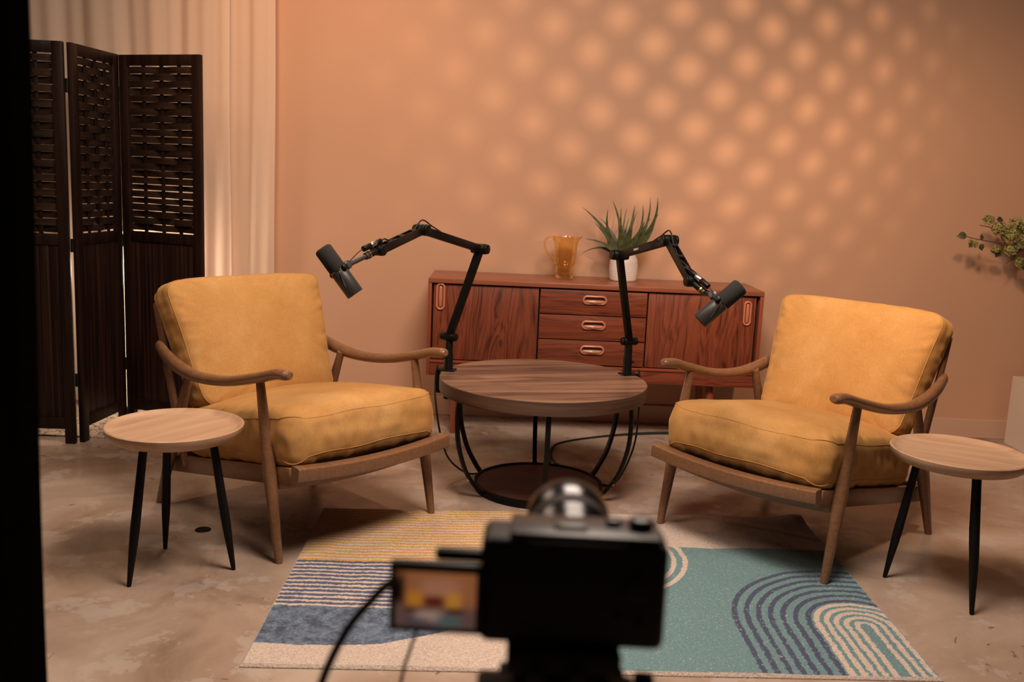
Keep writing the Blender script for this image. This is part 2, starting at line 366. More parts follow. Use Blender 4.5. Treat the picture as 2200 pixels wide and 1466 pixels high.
# ------------------------------------------------------------------ armchairs
def rrect(w, d, r, N):
    """evenly spaced rounded-rectangle perimeter with outward normals, starting mid of +x side"""
    segs = [('l', (w/2, -(d/2-r)), (w/2, d/2-r)), ('a', (w/2-r, d/2-r), 0), ('l', (w/2-r, d/2), (-(w/2-r), d/2)), ('a', (-(w/2-r), d/2-r), 90),
            ('l', (-w/2, d/2-r), (-w/2, -(d/2-r))), ('a', (-(w/2-r), -(d/2-r)), 180), ('l', (-(w/2-r), -d/2), (w/2-r, -d/2)), ('a', (w/2-r, -(d/2-r)), 270)]
    Ls = [math.dist(s[1], s[2]) if s[0] == 'l' else r*PI/2 for s in segs]; T = sum(Ls); out = []
    for i in range(N):
        s = i/N*T; k = 0
        while s > Ls[k]: s -= Ls[k]; k += 1
        g = segs[k]; f = s/Ls[k] if Ls[k] else 0
        if g[0] == 'l':
            x = g[1][0]*(1-f)+g[2][0]*f; y = g[1][1]*(1-f)+g[2][1]*f
            dx, dy = g[2][0]-g[1][0], g[2][1]-g[1][1]; q = math.hypot(dx, dy); out.append((x, y, dy/q, -dx/q))
        else:
            a = rad(g[2]+90*f); out.append((g[1][0]+r*math.cos(a), g[1][1]+r*math.sin(a), math.cos(a), math.sin(a)))
    return out
def cushion(w, d, h, r, crown_t, crown_b, bulge, seed, N=220, K=26, V=12, wr=0.004, shape=None, power=3.0, sag=None):
    bm = B(); per = rrect(w, d, r, N); rings = []; seams = [[], []]
    def crown(x, y, pw=power):
        a = max(0, 1-abs(2*x/w)**pw); b_ = max(0, 1-abs(2*y/d)**pw); return (a*b_)**0.5
    def nz(a, b_, c): return noise.noise(Vector((a, b_, c+seed*7.3)))
    def add(x, y, z):
        v = Vector((x, y, z))
        if shape: v = shape(v)
        return bm.verts.new(v)
    for side in (1, -1):
        cr = crown_t if side == 1 else crown_b; col = []
        for j in range(1, K+1):
            t = (j/K)**0.8; rg = []
            for i, (x, y, nx, ny) in enumerate(per):
                s = i/N*2*(w+d)
                X, Y = x*t, y*t; z = side*(h/2+cr*crown(X, Y, power if side == 1 else 6.0))
                pk = math.exp(-(1-t)/0.10)*(1-math.exp(-(1-t)/0.015))
                z += side*wr*pk*2.2*(nz(s*19+2.5*t, t*5.0, 1)+0.6*nz(s*43, t*4, 2)) + side*wr*1.1*nz(X*6, Y*6, 3)
                if sag and side == 1: z += sag(X, Y)
                v = add(X, Y, z); rg.append(v)
            col.append(rg)
        rings.append(col)
        seams[0 if side == 1 else 1] = [v.co.copy() for v in col[-1]]
    for col in rings:
        c = Vector((0, 0, 0))
        for v in col[0]: c += v.co
        cv = bm.verts.new(c/len(col[0]))
        for k in range(N): bm.faces.new((cv, col[0][k], col[0][(k+1) % N]))
        for j in range(K-1):
            for k in range(N): bm.faces.new((col[j][k], col[j][(k+1) % N], col[j+1][(k+1) % N], col[j+1][k]))
    band = [rings[0][-1]]
    for j in range(1, V):
        v_ = j/V; rg = []
        for i, (x, y, nx, ny) in enumerate(per):
            s = i/N*2*(w+d)
            off = bulge*math.sin(PI*v_)**0.7 + wr*0.9*(nz(s*26, v_*2.0, 9)-0.5*abs(nz(s*55, v_*1.5, 12)))*math.sin(PI*v_)**0.5 + wr*0.9*nz(s*6, v_*3, 5)*math.sin(PI*v_)
            z0 = h/2*(1-2*v_)
            rg.append(add(x+nx*off, y+ny*off, z0))
        band.append(rg)
    band.append(rings[1][-1])
    for j in range(V):
        for k in range(N): bm.faces.new((band[j][k], band[j][(k+1) % N], band[j+1][(k+1) % N], band[j+1][k]))
    return bm, seams
def xform(bm, Mx):
    bmesh.ops.transform(bm, matrix=Mx, verts=bm.verts[:]); return bm

def make_armchair(label, loc, rz):
    t = thing('armchair', label, 'armchair', loc, rz, 'mustard velvet armchairs facing each other')
    # seat cushion
    Mx = Matrix.Translation((0, -0.082, 0.369)) @ Matrix.Rotation(rad(-9.5), 4, 'X')
    bm, sm = cushion(0.650, 0.70, 0.128, 0.060, 0.070, 0.056, 0.012, 1, wr=0.0085, power=2.4,
                     sag=lambda x, y: 0.0)
    c = obj('seat_cushion', xform(bm, Mx), M_velvet, t, angle=75)
    for s in sm:
        pb = B(); tube(pb, s, 0.0015, 6, closed=True); obj('piping', xform(pb, Mx), M_velvet, c)
    # back cushion
    Mx = Matrix.Translation((0, 0.308, 0.628)) @ Matrix.Rotation(rad(66), 4, 'X')
    def taper(v):
        k = 1 + 0.085*(v.y/0.25); v.x *= k
        if v.y > 0: v.y -= 0.014*(abs(v.x)/0.33)**4*(v.y/0.25)**2
        return v
    bm, sm = cushion(0.634, 0.50, 0.105, 0.045, 0.046, 0.020, 0.010, 4, wr=0.0062, shape=taper, power=2.6)
    c = obj('back_cushion', xform(bm, Mx), M_velvet, t, angle=75)
    for s in sm:
        pb = B(); tube(pb, s, 0.0015, 6, closed=True); obj('piping', xform(pb, Mx), M_velvet, c)
    # arms and legs
    for s in (-1, 1):
        path = smooth_path([(s*0.345, -0.430, 0.648), (s*0.346, -0.37, 0.641), (s*0.350, -0.27, 0.613), (s*0.357, -0.10, 0.573), (s*0.362, 0.07, 0.556),
                            (s*0.360, 0.20, 0.563), (s*0.352, 0.32, 0.588), (s*0.340, 0.41, 0.618)], 6)
        obj('armrest', tube(B(), path, [(0.022, 0.0175), (0.023, 0.0185), (0.023, 0.0185), (0.024, 0.0185), (0.024, 0.020), (0.023, 0.024), (0.020, 0.027), (0.015, 0.023)], 20), M_chair, t)
        f = Vector((s*0.347, -0.392, 0)); g = Vector((s*0.343, -0.275, 0.600))
        obj('leg', tube(B(), [f, f.lerp(g, 0.03), f.lerp(g, 0.25), f.lerp(g, 0.5), f.lerp(g, 0.75), g], [0.0125, 0.0140, 0.0185, 0.0235, 0.019, 0.0145], 20, roundcap=False), M_chair, t)
        f = Vector((s*0.352, 0.408, 0)); g = Vector((s*0.342, 0.18, 0.560))
        obj('leg', tube(B(), [f, f.lerp(g, 0.03), f.lerp(g, 0.25), f.lerp(g, 0.45), f.lerp(g, 0.75), g], [0.0125, 0.014, 0.019, 0.024, 0.020, 0.015], 20, roundcap=False), M_chair, t)
        obj('side_rail', bar(B(), (s*0.314, -0.42, 0.300), (s*0.314, 0.40, 0.158), 0.024, 0.062, (1, 0, 0), 0.004), M_chair, t)
        obj('back_post', tube(B(), [(s*0.322, 0.255, 0.185), (s*0.322, 0.32, 0.36), (s*0.320, 0.395, 0.56), (s*0.315, 0.478, 0.765)], [(0.012, 0.022), (0.012, 0.024), (0.012, 0.022), (0.010, 0.016)], 12, up=(0, 1, 0)), M_chair, t)
    fr = [(x, -0.462-0.022*(1-(x/0.335)**2), 0.322-0.012*(1-(x/0.335)**2)) for x in [(-0.335+0.67*i/20) for i in range(21)]]
    obj('front_rail', sweep_rect(B(), fr, 0.050, 0.046, 0.005), M_chair, t)
    ur = [(x, -0.360, 0.268-0.018*(1-(x/0.30)**2)) for x in [(-0.325+0.65*i/12) for i in range(13)]]
    obj('lower_rail', sweep_rect(B(), ur, 0.026, 0.050, 0.004), M_chair, t)
    obj('rear_rail', bar(B(), (-0.32, 0.385, 0.165), (0.32, 0.385, 0.165), 0.024, 0.055, (0, 1, 0), 0.004), M_chair, t)
    obj('back_top_rail', bar(B(), (-0.31, 0.462, 0.735), (0.31, 0.462, 0.735), 0.022, 0.045, (0, 1, 0.4), 0.004), M_chair, t)
    for k in range(5):
        x = -0.22+0.11*k
        obj('back_spindle', tube(B(), [(x, 0.375, 0.18), (x, 0.405, 0.46), (x, 0.46, 0.72)], [0.007, 0.010, 0.007], 10), M_chair, t)
    obj('webbing_shadow_sheet', bar(B(), (0, -0.450, 0.298), (0, 0.37, 0.155), 0.60, 0.004, (1, 0, 0), 0.001), M_black, t)  # unseen sheet added under the cushion to keep the chair's floor shadow solid
    for k in range(4):
        y = -0.28+0.17*k
        obj('seat_slat', bar(B(), (-0.31, y, 0.262-0.173*(y+0.28)), (0.31, y, 0.262-0.173*(y+0.28)), 0.05, 0.010, (0, 1, 0), 0.002), M_chair, t)
    return t
chair = make_armchair('mustard velvet armchair with wooden arms in front of the dark folding screen', (-0.806, 3.54, 0), rad(48))
dup(chair, (1.125, 3.548, 0), rad(-46.5), 'mustard velvet armchair with one front leg on the teal part of the rug')

# ------------------------------------------------------------------ side tables
def make_side_table(label, loc, rz):
    t = thing('side_table', label, 'side table', loc, rz, 'round wooden tray side tables')
    prof = [(0.0001, 0.4735), (0.165, 0.4735), (0.185, 0.4745), (0.197, 0.479), (0.204, 0.4850), (0.209, 0.4862), (0.2125, 0.4835), (0.2115, 0.474), (0.204, 0.458), (0.190, 0.447), (0.170, 0.4435), (0.0001, 0.4435)]
    obj('tray_top', lathe(B(), prof, 96), M_tray, t, angle=50)
    for k, a in enumerate((2, 122, 238)):
        a = rad(a); dx, dy = math.cos(a), math.sin(a)
        f = Vector((dx*0.182, dy*0.182, 0)); g = Vector((dx*0.117, dy*0.117, 0.446))
        obj('leg', tube(B(), [f, f.lerp(g, 0.03), f.lerp(g, 0.3), f.lerp(g, 0.42), f.lerp(g, 0.7), g], [0.0065, 0.0075, 0.0135, 0.0148, 0.0135, 0.0125], 20, roundcap=False), M_black, t)
    return t
st = make_side_table('round wooden tray table on black legs in front of the folding screen', (-1.060, 2.943, 0), 0)
dup(st, (1.480, 3.034, 0), rad(-87), 'round wooden tray table on black legs at the right edge, near the white plinth')

# ------------------------------------------------------------------ coffee table
CX, CY = 0.138, 3.925
ct = thing('coffee_table', 'round dark walnut coffee table on curved black bars with lower shelf', 'coffee table', (CX, CY, 0))
obj('table_top', lathe(B(), [(0.0001, 0.4802), (0.42, 0.4802), (0.4325, 0.4800)], 128), M_ctop, ct)
obj('table_edge', lathe(B(), [(0.4325, 0.4800), (0.4350, 0.478), (0.4352, 0.429), (0.4335, 0.4245), (0.430, 0.424), (0.0001, 0.424)], 128), M_cedge, ct)
obj('shelf', lathe(B(), [(0.0001, 0.010), (0.262, 0.010), (0.262, 0.026), (0.0001, 0.026)], 96), M_shelf, ct)
obj('base_ring', lathe(B(), [(0.263, 0.0), (0.274, 0.0), (0.274, 0.032), (0.263, 0.032), (0.263, 0.0)], 96), M_black, ct)
for k in range(6):
    a = rad(30+60*k+2); d = Vector((math.cos(a), math.sin(a), 0)); s = Vector((-d.y, d.x, 0))
    pts = smooth_path([d*0.398+Vector((0, 0, 0.424)), d*0.404+Vector((0, 0, 0.35)), d*0.396+Vector((0, 0, 0.24)), d*0.362+Vector((0, 0, 0.13)), d*0.315+Vector((0, 0, 0.055)), d*0.278+Vector((0, 0, 0.012))], 5)
    lb = B(); P = pts; prev = None
    leg = obj('leg', sweep_rect(lb, P, 0.020, 0.014, 0.002, up=d), M_black, ct)
    q = P[-8]+d*0.0075
    sb = B(); cyl(sb, q-d*0.001, q+d*0.004, 0.0042, seg=12); obj('screw', sb, M_metal_w, leg, label='bright screw head')

# ------------------------------------------------------------------ sideboard
SW, SD, ZT, ZB = 1.665, 0.40, 0.803, 0.313
sb = thing('sideboard', 'long reddish teak sideboard with three drawers and two sliding doors', 'sideboard', (-0.425, 4.690, 0), rad(0.6))
obj('cabinet_top', bx(0, SW, -0.004, SD, ZT-0.024, ZT, 0.003), M_teak_top, sb)
obj('side_panel', bx(0.0, 0.018, 0.0, SD, ZB, ZT-0.024, 0.002), M_teak_red, sb)
obj('side_panel', bx(SW-0.018, SW, 0.0, SD, ZB, ZT-0.024, 0.002), M_teak_red, sb)
obj('back_panel', bx(0.018, SW-0.018, SD-0.012, SD-0.002, ZB+0.02, ZT-0.024), M_gap, sb)
obj('inner_frame', bx(0.018, SW-0.018, 0.05, SD-0.012, ZB+0.07, ZT-0.03), M_gap, sb)
obj('bottom_rail', bx(0.018, SW-0.018, 0.004, 0.03, ZB, ZB+0.066, 0.002), M_teak_h, sb)
obj('door_ledge', bx(0.018, SW-0.018, -0.002, 0.05, ZB+0.066, ZB+0.078, 0.002), M_teak_red, sb)
obj('bottom_panel', bx(0.018, SW-0.018, 0.03, SD-0.012, ZB, ZB+0.018), M_teak_red, sb)
z0, z1 = ZB+0.083, ZT-0.030
def grip(parent, cx, y, cz, L, W, vertical, open_dark):
    bm = B(); ring = []
    for i in range(48):
        a = 2*PI*i/48; ca, sa = math.cos(a), math.sin(a)
        px = (L-W)/2*(1 if ca > 0 else -1)+W/2*ca; pz = W/2*sa
        if vertical: px, pz = pz, px
        ring.append((cx+px, y-0.004, cz+pz))
    tube(bm, ring, (W*0.16), 10, up=(0, 1, 0), closed=True)
    o = obj('handle', bm, M_handle, parent)
    bm = B(); vs = [bm.verts.new((cx+(p[0]-cx)*0.97, y-0.0015, cz+(p[2]-cz)*0.97)) for p in ring]; bm.faces.new(vs)
    obj('grip_recess', bm, M_gap if open_dark else M_teak_red, o, smooth=False)  # flat face; the drawer grips carry the opening's shade as colour
    bm = B()
    if vertical: tube(bm, [(cx, y-0.004, cz-L/2+W*0.5), (cx, y-0.006, cz), (cx, y-0.004, cz+L/2-W*0.5)], [W*0.22, W*0.28, W*0.22], 10)
    else: tube(bm, [(cx-L/2+W*0.4, y-0.004, cz-W*0.22), (cx, y-0.006, cz-W*0.26), (cx+L/2-W*0.4, y-0.004, cz-W*0.22)], [W*0.24, W*0.32, W*0.24], 10)
    obj('grip_lip', bm, M_handle, o)
ld = obj('door', bx(0.027, 0.548, 0.012, 0.030, z0, z1, 0.0015), M_teak_v, sb)
grip(ld, 0.062, 0.012, z1-0.062, 0.125, 0.036, True, False)
rd = obj('door', bx(1.095, SW-0.034, 0.012, 0.030, z0, z1, 0.0015), M_teak_v, sb)
grip(rd, SW-0.075, 0.012, z1-0.082, 0.115, 0.032, True, False)
dh = (z1-z0)/3
for k in range(3):
    dr = obj('drawer', bx(0.556, 1.087, 0.004, 0.030, z0+k*dh+0.002, z0+(k+1)*dh-0.003, 0.0015), M_teak_h, sb)
    grip(dr, 0.827, 0.004, z0+(k+0.62)*dh, 0.112, 0.036, False, True)
for x, y in ((0.15, 0.07), (SW-0.22, 0.07), (0.15, SD-0.07), (SW-0.22, SD-0.07)):
    obj('leg', tube(B(), [(x-0.012 if x < 1 else x+0.012, y, 0), (x, y, ZB)], [0.013, 0.022], 16, roundcap=False), M_teak_red, sb)

# ------------------------------------------------------------------ amber jug and potted plant
jg = thing('glass_jug', 'amber glass jug with a curved handle on the sideboard', 'jug', (0.257, 4.965, ZT))
outer = [(0.0001, 0.0), (0.040, 0.0), (0.0425, 0.004), (0.0425, 0.014), (0.0405, 0.020), (0.0425, 0.026), (0.0445, 0.036), (0.0425, 0.046), (0.041, 0.055), (0.0425, 0.066), (0.046, 0.072), (0.0485, 0.080),
         (0.0490, 0.086), (0.0478, 0.094), (0.0484, 0.10), (0.0478, 0.106), (0.0490, 0.113), (0.0484, 0.120), (0.0496, 0.128), (0.0505, 0.145), (0.0515, 0.170), (0.053, 0.195), (0.0565, 0.212), (0.0575, 0.2155)]
outer = [(r*(1.17 if z > 0.088 else 1.09)+(0.003 if 0.078 < z < 0.090 else 0), z) for r, z in outer]
inner = [(r-0.0030, z) for r, z in outer[:2:-1]]; inner = [(max(r, 0.0001), max(z, 0.012)) for r, z in inner] + [(0.0001, 0.012)]
bm = lathe(B(), outer+inner, 64)
for v in bm.verts:   # pull the lip into a spout on the right
    if v.co.z > 0.19:
        a = math.atan2(v.co.y, v.co.x); k = (v.co.z-0.19)/0.0255
        v.co.x += 0.022*k*math.exp(-(a/0.28)**2); v.co.z += 0.004*k*math.exp(-(a/0.3)**2)
obj('jug_body', bm, M_amber, jg)
hp = smooth_path([(-0.060, 0, 0.196), (-0.072, 0, 0.208), (-0.093, 0, 0.207), (-0.108, 0, 0.188), (-0.109, 0, 0.160), (-0.096, 0, 0.130), (-0.078, 0, 0.108), (-0.062, 0, 0.090), (-0.053, 0, 0.084)], 6)
obj('jug_handle', tube(B(), hp, [(0.010, 0.006), (0.010, 0.0065), (0.010, 0.0065), (0.010, 0.0065), (0.009, 0.008), (0.012, 0.011)], 14, up=(0, 0, 1)), M_amber, jg)

pp = thing('potted_plant', 'spiky green succulent in a white ribbed pot on the sideboard', 'potted plant', (0.563, 4.965, ZT))
prof = [(0.0001, 0), (0.064, 0), (0.068, 0.003)]
for i in range(60):
    z = 0.005+0.150*i/59; r = 0.0685+0.0055*math.sin(PI*min(1, z/0.13))-0.020*max(0, (z-0.10)/0.055)**1.6
    prof.append((r+0.0007*math.sin(z*2*PI/0.0098), z))
prof += [(0.050, 0.158), (0.044, 0.158), (0.043, 0.135), (0.0001, 0.135)]
obj('pot', lathe(B(), prof, 64), M_pot, pp)
obj('soil', lathe(B(), [(0.0001, 0.141), (0.030, 0.140), (0.044, 0.137)], 24), mat('dark_soil', (0.03, 0.018, 0.01), 0.95), pp)
def blade(bm, base, tip, ctrl, w, up):
    """tapered channelled leaf along a quadratic curve"""
    base, tip, ctrl = Vector(base), Vector(tip), Vector(ctrl); rows = []; N = 14
    for i in range(N+1):
        t = i/N; p = base*(1-t)**2+ctrl*2*t*(1-t)+tip*t*t
        d = ((ctrl-base)*(1-t)+(tip-ctrl)*t).normalized(); s = d.cross(Vector(up)).normalized(); nn = s.cross(d)
        ww = w*(1-t)**0.8*(0.72+0.5*math.sin(PI*min(1, t*1.7))) + 0.0006; th = ww*0.28
        rows.append([bm.verts.new(p-s*ww), bm.verts.new(p-nn*th*0.2-s*ww*0.4), bm.verts.new(p-nn*th*0.2+s*ww*0.4), bm.verts.new(p+s*ww), bm.verts.new(p+s*ww*0.4-nn*th*1.4), bm.verts.new(p-s*ww*0.4-nn*th*1.4)])
    for i in range(N):
        for k in range(6): bm.faces.new((rows[i][k], rows[i][(k+1) % 6], rows[i+1][(k+1) % 6], rows[i+1][k]))
    bm.faces.new(rows[0][::-1]); bm.faces.new(rows[-1]); return bm
# (tip dx, dy, z above top; control dx, dy, z; half width)
leaves = [(-0.232, 0.00, 0.405, -0.10, 0, 0.30, 0.013), (-0.100, -0.02, 0.400, -0.115, 0, 0.26, 0.013), (-0.075, 0.02, 0.445, -0.01, 0.02, 0.30, 0.014), (-0.035, -0.03, 0.41, -0.03, -0.02, 0.28, 0.011),
          (0.000, 0.02, 0.405, -0.02, 0, 0.30, 0.009), (0.035, -0.02, 0.425, 0.03, -0.02, 0.30, 0.013), (0.055, 0.03, 0.395, 0.02, 0.02, 0.26, 0.011), (0.080, 0.0, 0.430, 0.10, 0.0, 0.26, 0.013),
          (0.118, 0.03, 0.47, 0.14, 0.02, 0.30, 0.010), (0.150, -0.02, 0.47, 0.17, -0.02, 0.30, 0.015), (0.165, 0.02, 0.39, 0.11, 0.0, 0.24, 0.014), (-0.215, -0.04, 0.245, -0.10, -0.03, 0.225, 0.009),
          (-0.220, 0.02, 0.165, -0.13, 0.01, 0.215, 0.007), (0.090, -0.05, 0.35, 0.06, -0.04, 0.26, 0.013), (-0.13, 0.05, 0.35, -0.06, 0.04, 0.28, 0.010), (0.02, 0.06, 0.36, 0.0, 0.05, 0.27, 0.010),
          (-0.165, -0.02, 0.33, -0.09, -0.02, 0.25, 0.012), (0.13, 0.05, 0.36, 0.08, 0.05, 0.27, 0.010)]
for tx, ty, tz, cx, cy, cz, ww in leaves:
    b0 = Vector((cx*0.22-0.012, cy*0.3, 0.135)); ww *= 1.4; tz -= 0.02
    obj('leaf', blade(B(), b0, (tx, ty, tz-0.015), (cx, cy, cz-0.02), ww, (0.15, -1, 0.15)), M_aloe, pp, angle=60)

# ------------------------------------------------------------------ folding screen
fs = thing('folding_screen', 'dark espresso wooden folding screen with woven upper panels and three leaves', 'folding screen', (-1.95, 4.45, 0))
OX = Vector((-1.95, 4.45, 0))
def leaf_panel(a, b_, H=1.805, seed=0):
    a = Vector((*a, 0))-OX; b_ = Vector((*b_, 0))-OX; d = (b_-a); L = d.length; d.normalize()
    ang = math.atan2(d.y, d.x); e = bpy.data.objects.new('screen_leaf', None)
    Mx = Matrix.Translation(a) @ Matrix.Rotation(ang, 4, 'Z')
    S = 0.047; T = 0.024; ZM = 0.95
    bm = B()
    for x0, x1, zz0, zz1 in ((0, S, 0, H), (L-S, L, 0, H), (S, L-S, H-0.05, H), (S, L-S, ZM-0.03, ZM+0.02), (S, L-S, 0.07, 0.125)):
        bx(x0, x1, -T/2, T/2, zz0, zz1, 0.002, bm)
    fr = obj('frame', xform(bm, Mx), M_screen, fs)
    # planks
    bm = B(); n_ = 8; w_ = (L-2*S)/n_
    for k in range(n_): bx(S+k*w_+0.0006, S+(k+1)*w_-0.0006, -0.006, 0.006, 0.12, ZM-0.02, 0.001, bm)
    obj('plank_panel', xform(bm, Mx), M_plank, fr)
    # vertical rods
    rods = [S+(L-2*S)*f for f in (0.24, 0.52, 0.79)]
    for x in rods:
        bm = B(); bx(x-0.010, x+0.010, -0.0025, 0.0025, ZM+0.01, H-0.04, 0.001, bm); obj('upright_strip', xform(bm, Mx), M_screen, fr)
    # woven strips: one mesh, alternately in front of and behind the rods
    bm = B(); n_ = 24; zt, zb = H-0.055, ZM+0.025; hh = (zt-zb)/n_
    rnd = random.Random(seed)
    for k in range(n_):
        zc = zb+(k+0.5)*hh; sgn = 1 if k % 2 else -1; N = 40; half = hh*0.5-rnd.random()*0.0008
        if seed == 3 and k in (4, 6): half -= 0.003
        zc += (rnd.random()-0.5)*0.002; top = []; bot = []
        for i in range(N+1):
            x = S-0.004+(L-2*S+0.008)*i/N
            ph = 0.0
            X = [S-0.10*1]+rods+[L-S+0.10]
            for j in range(len(X)-1):
                if X[j] <= x <= X[j+1]: ph = j+(x-X[j])/(X[j+1]-X[j])
            y = sgn*0.010*math.cos(PI*ph)
            edge = min(1, min(x-S+0.004, L-S+0.004-x)/0.03); y *= max(0.0, edge)
            tw = 0.0015*math.sin(PI*ph)
            top.append(Vector((x, y-0.001, zc+half))); bot.append(Vector((x, y+0.001, zc-half)))
        f1 = [bm.verts.new(v) for v in top]; f2 = [bm.verts.new(v) for v in bot]
        g1 = [bm.verts.new(v+Vector((0, 0.0022, 0))) for v in top]; g2 = [bm.verts.new(v+Vector((0, 0.0022, 0))) for v in bot]
        for i in range(N):
            bm.faces.new((f1[i], f1[i+1], f2[i+1], f2[i])); bm.faces.new((g1[i+1], g1[i], g2[i], g2[i+1]))
            bm.faces.new((f1[i+1], f1[i], g1[i], g1[i+1])); bm.faces.new((f2[i], f2[i+1], g2[i+1], g2[i]))
    obj('woven_panel', xform(bm, Mx), M_weave, fr, angle=50)
    bpy.data.objects.remove(e)
leaf_panel((-2.455, 4.262), (-2.004, 4.285), seed=1)
leaf_panel((-1.988, 4.305), (-1.948, 4.705), seed=2)
leaf_panel((-1.936, 4.722), (-1.494, 4.560), seed=3)
for (x, y) in ((-1.996, 4.292), (-1.942, 4.714)):
    for z in (0.30, 0.92, 1.62):
        bm = B(); cyl(bm, (x-OX.x, y-OX.y, z-0.03), (x-OX.x, y-OX.y, z+0.03), 0.008, seg=12); obj('hinge', bm, M_black, fs)

# lamp tube behind the screen
lt = thing('floor_lamp', 'glowing upright lamp tube hidden behind the folding screen', 'lamp', (-2.012, 4.90, 0))
bm = B(); cyl(bm, (0, 0, 0.03), (0, 0, 0.95), 0.016, seg=16); obj('lamp_tube', bm, M_lamp, lt)
bm = B(); cyl(bm, (0, 0, 0), (0, 0, 0.03), 0.05, seg=24, bev=0.004); obj('lamp_base', bm, M_black, lt)
# patterned mat behind the screen
tag(obj('floor_mat', bx(-3.3, -1.30, 4.385, 4.98, 0.0, 0.008, 0.002), M_tiles, None, False), 'cream floor mat with dark scrollwork under the folding screen', 'mat')

# ------------------------------------------------------------------ sheer curtains
def curtain(name, x0, x1, y, ztop, amp, wl, seed, material, zb=0.02, nx=260, nz_=40, label='', cat='curtain', flare=0.0):
    bm = B(); rows = []
    for j in range(nz_+1):
        z = zb+(ztop-zb)*j/nz_; r = []
        for i in range(nx+1):
            u = i/nx; x = x0+(x1-x0)*u + 0.02*noise.noise(Vector((u*9, z*0.7, seed)))
            ph = (x-x0)/wl*2*PI + 2.2*noise.noise(Vector((x*2.2, z*0.25, seed+5)))
            a = amp*(0.65+0.6*noise.noise(Vector((x*3.1, z*0.5, seed+9))))
            s = math.sin(ph); yy = y + a*math.copysign(abs(s)**0.75, s) + 0.35*amp*math.sin(2.7*ph+z*0.6)
            r.append(bm.verts.new((x+0.25*amp*math.cos(ph), yy-flare*(1-z/ztop), z)))
        rows.append(r)
    for j in range(nz_):
        for i in range(nx): bm.faces.new((rows[j][i], rows[j][i+1], rows[j+1][i+1], rows[j+1][i]))
    return tag(obj(name, bm, material, None, True, angle=180), label, cat)
curtain('sheer_curtain', -3.3, -1.50, 5.02, 3.3, 0.018, 0.24, 3.0, M_sheer, label='cream sheer curtain hanging behind the folding screen')
curtain('sheer_curtain', -1.54, -1.285, 5.075, 3.3, 0.012, 0.20, 11.0, M_sheer, nx=90, label='narrow outer cream sheer curtain panel against the bare wall')
curtain('black_curtain', -1.15, -0.540, 1.10, 2.7, 0.020, 0.13, 21.0, M_blackcloth, label='black curtain hanging at the left edge close to the viewer')

# ------------------------------------------------------------------ white plinth with flowering branches
pl = thing('plinth', 'white box plinth at the right edge against the wall', 'plinth', (2.88, 4.86, 0))
obj('plinth_body', bx(-0.18, 0.18, -0.18, 0.19, 0, 0.372, 0.002), M_plinth, pl, False)
vs_ = thing('flower_arrangement', 'flowering branches with pale green blossoms and leaves above the white plinth', 'flowers', (2.88, 4.86, 0.372))
obj('vase', lathe(B(), [(0.0001, 0), (0.055, 0), (0.062, 0.01), (0.075, 0.10), (0.07, 0.18), (0.04, 0.25), (0.035, 0.30), (0.042, 0.32), (0.036, 0.32), (0.030, 0.30), (0.0001, 0.29)], 40), M_pot, vs_)
rnd = random.Random(5)
def leafshape(bm, p, d, size, up):
    p = Vector(p); d = Vector(d).normalized(); s = d.cross(Vector(up)).normalized(); nn = s.cross(d)
    prof = [(0, 0.02), (0.2, 0.32), (0.45, 0.42), (0.7, 0.28), (0.9, 0.10), (1.0, 0.01)]; L = []; R = []; Mi = []
    for t, w_ in prof:
        c = p+d*t*size-nn*0.25*size*t*t
        L.append(bm.verts.new(c-s*w_*size+nn*0.10*size*w_*2)); Mi.append(bm.verts.new(c)); R.append(bm.verts.new(c+s*w_*size+nn*0.10*size*w_*2))
    for i in range(5):
        bm.faces.new((L[i], Mi[i], Mi[i+1], L[i+1])); bm.faces.new((Mi[i], R[i], R[i+1], Mi[i+1]))
def cluster(bm, c, r, n_, rnd):
    for _ in range(n_*2):
        v = Vector((rnd.gauss(0, 1), rnd.gauss(0, 1), rnd.gauss(0, 0.8))); v = v.normalized()*r*rnd.random()**0.4
        q = Vector(c)+v; nn = (v.normalized()+Vector((rnd.gauss(0, .4), rnd.gauss(0, .4), rnd.gauss(0, .4)))).normalized()
        a = nn.orthogonal().normalized(); b_ = nn.cross(a); s = 0.0062
        o = rnd.random()*PI
        ring = [bm.verts.new(q+(a*math.cos(o+k*PI/4)+b_*math.sin(o+k*PI/4))*s*(1 if k % 2 == 0 else 0.45)) for k in range(8)]
        cv = bm.verts.new(q-nn*0.002)
        for k in range(8): bm.faces.new((cv, ring[k], ring[(k+1) % 8]))
Z0 = 0.372; VX, VY = 2.88, 4.86
def W(x, z, y=4.75):
    k = (y+0.20)/y if y < 4.85 and x < 2.85 else 1.0
    return Vector((x*k-VX, y*k-VY, 1.3+(z-1.3)*k-Z0))
branches = [[(2.88, 0.67, 4.86), (2.72, 0.95, 4.80), (2.50, 1.065, 4.76), (2.42, 1.085, 4.75), (2.32, 1.100, 4.75), (2.24, 1.112, 4.75), (2.19, 1.128, 4.74)],
            [(2.88, 0.67, 4.86), (2.76, 1.0, 4.80), (2.60, 1.14, 4.78), (2.50, 1.185, 4.76), (2.42, 1.21, 4.75)],
            [(2.88, 0.67, 4.86), (2.86, 0.98, 4.80), (2.86, 1.12, 4.68)],
            [(2.42, 1.085, 4.75), (2.38, 1.13, 4.74), (2.33, 1.165, 4.74), (2.27, 1.175, 4.73)],
            [(2.50, 1.065, 4.76), (2.45, 1.02, 4.74), (2.42, 0.99, 4.73)]]
for br in branches:
    pth = smooth_path([W(x, z, y) for x, z, y in br], 5)
    obj('branch', tube(B(), pth, [0.0045, 0.003, 0.0018], 8), M_twig, vs_)
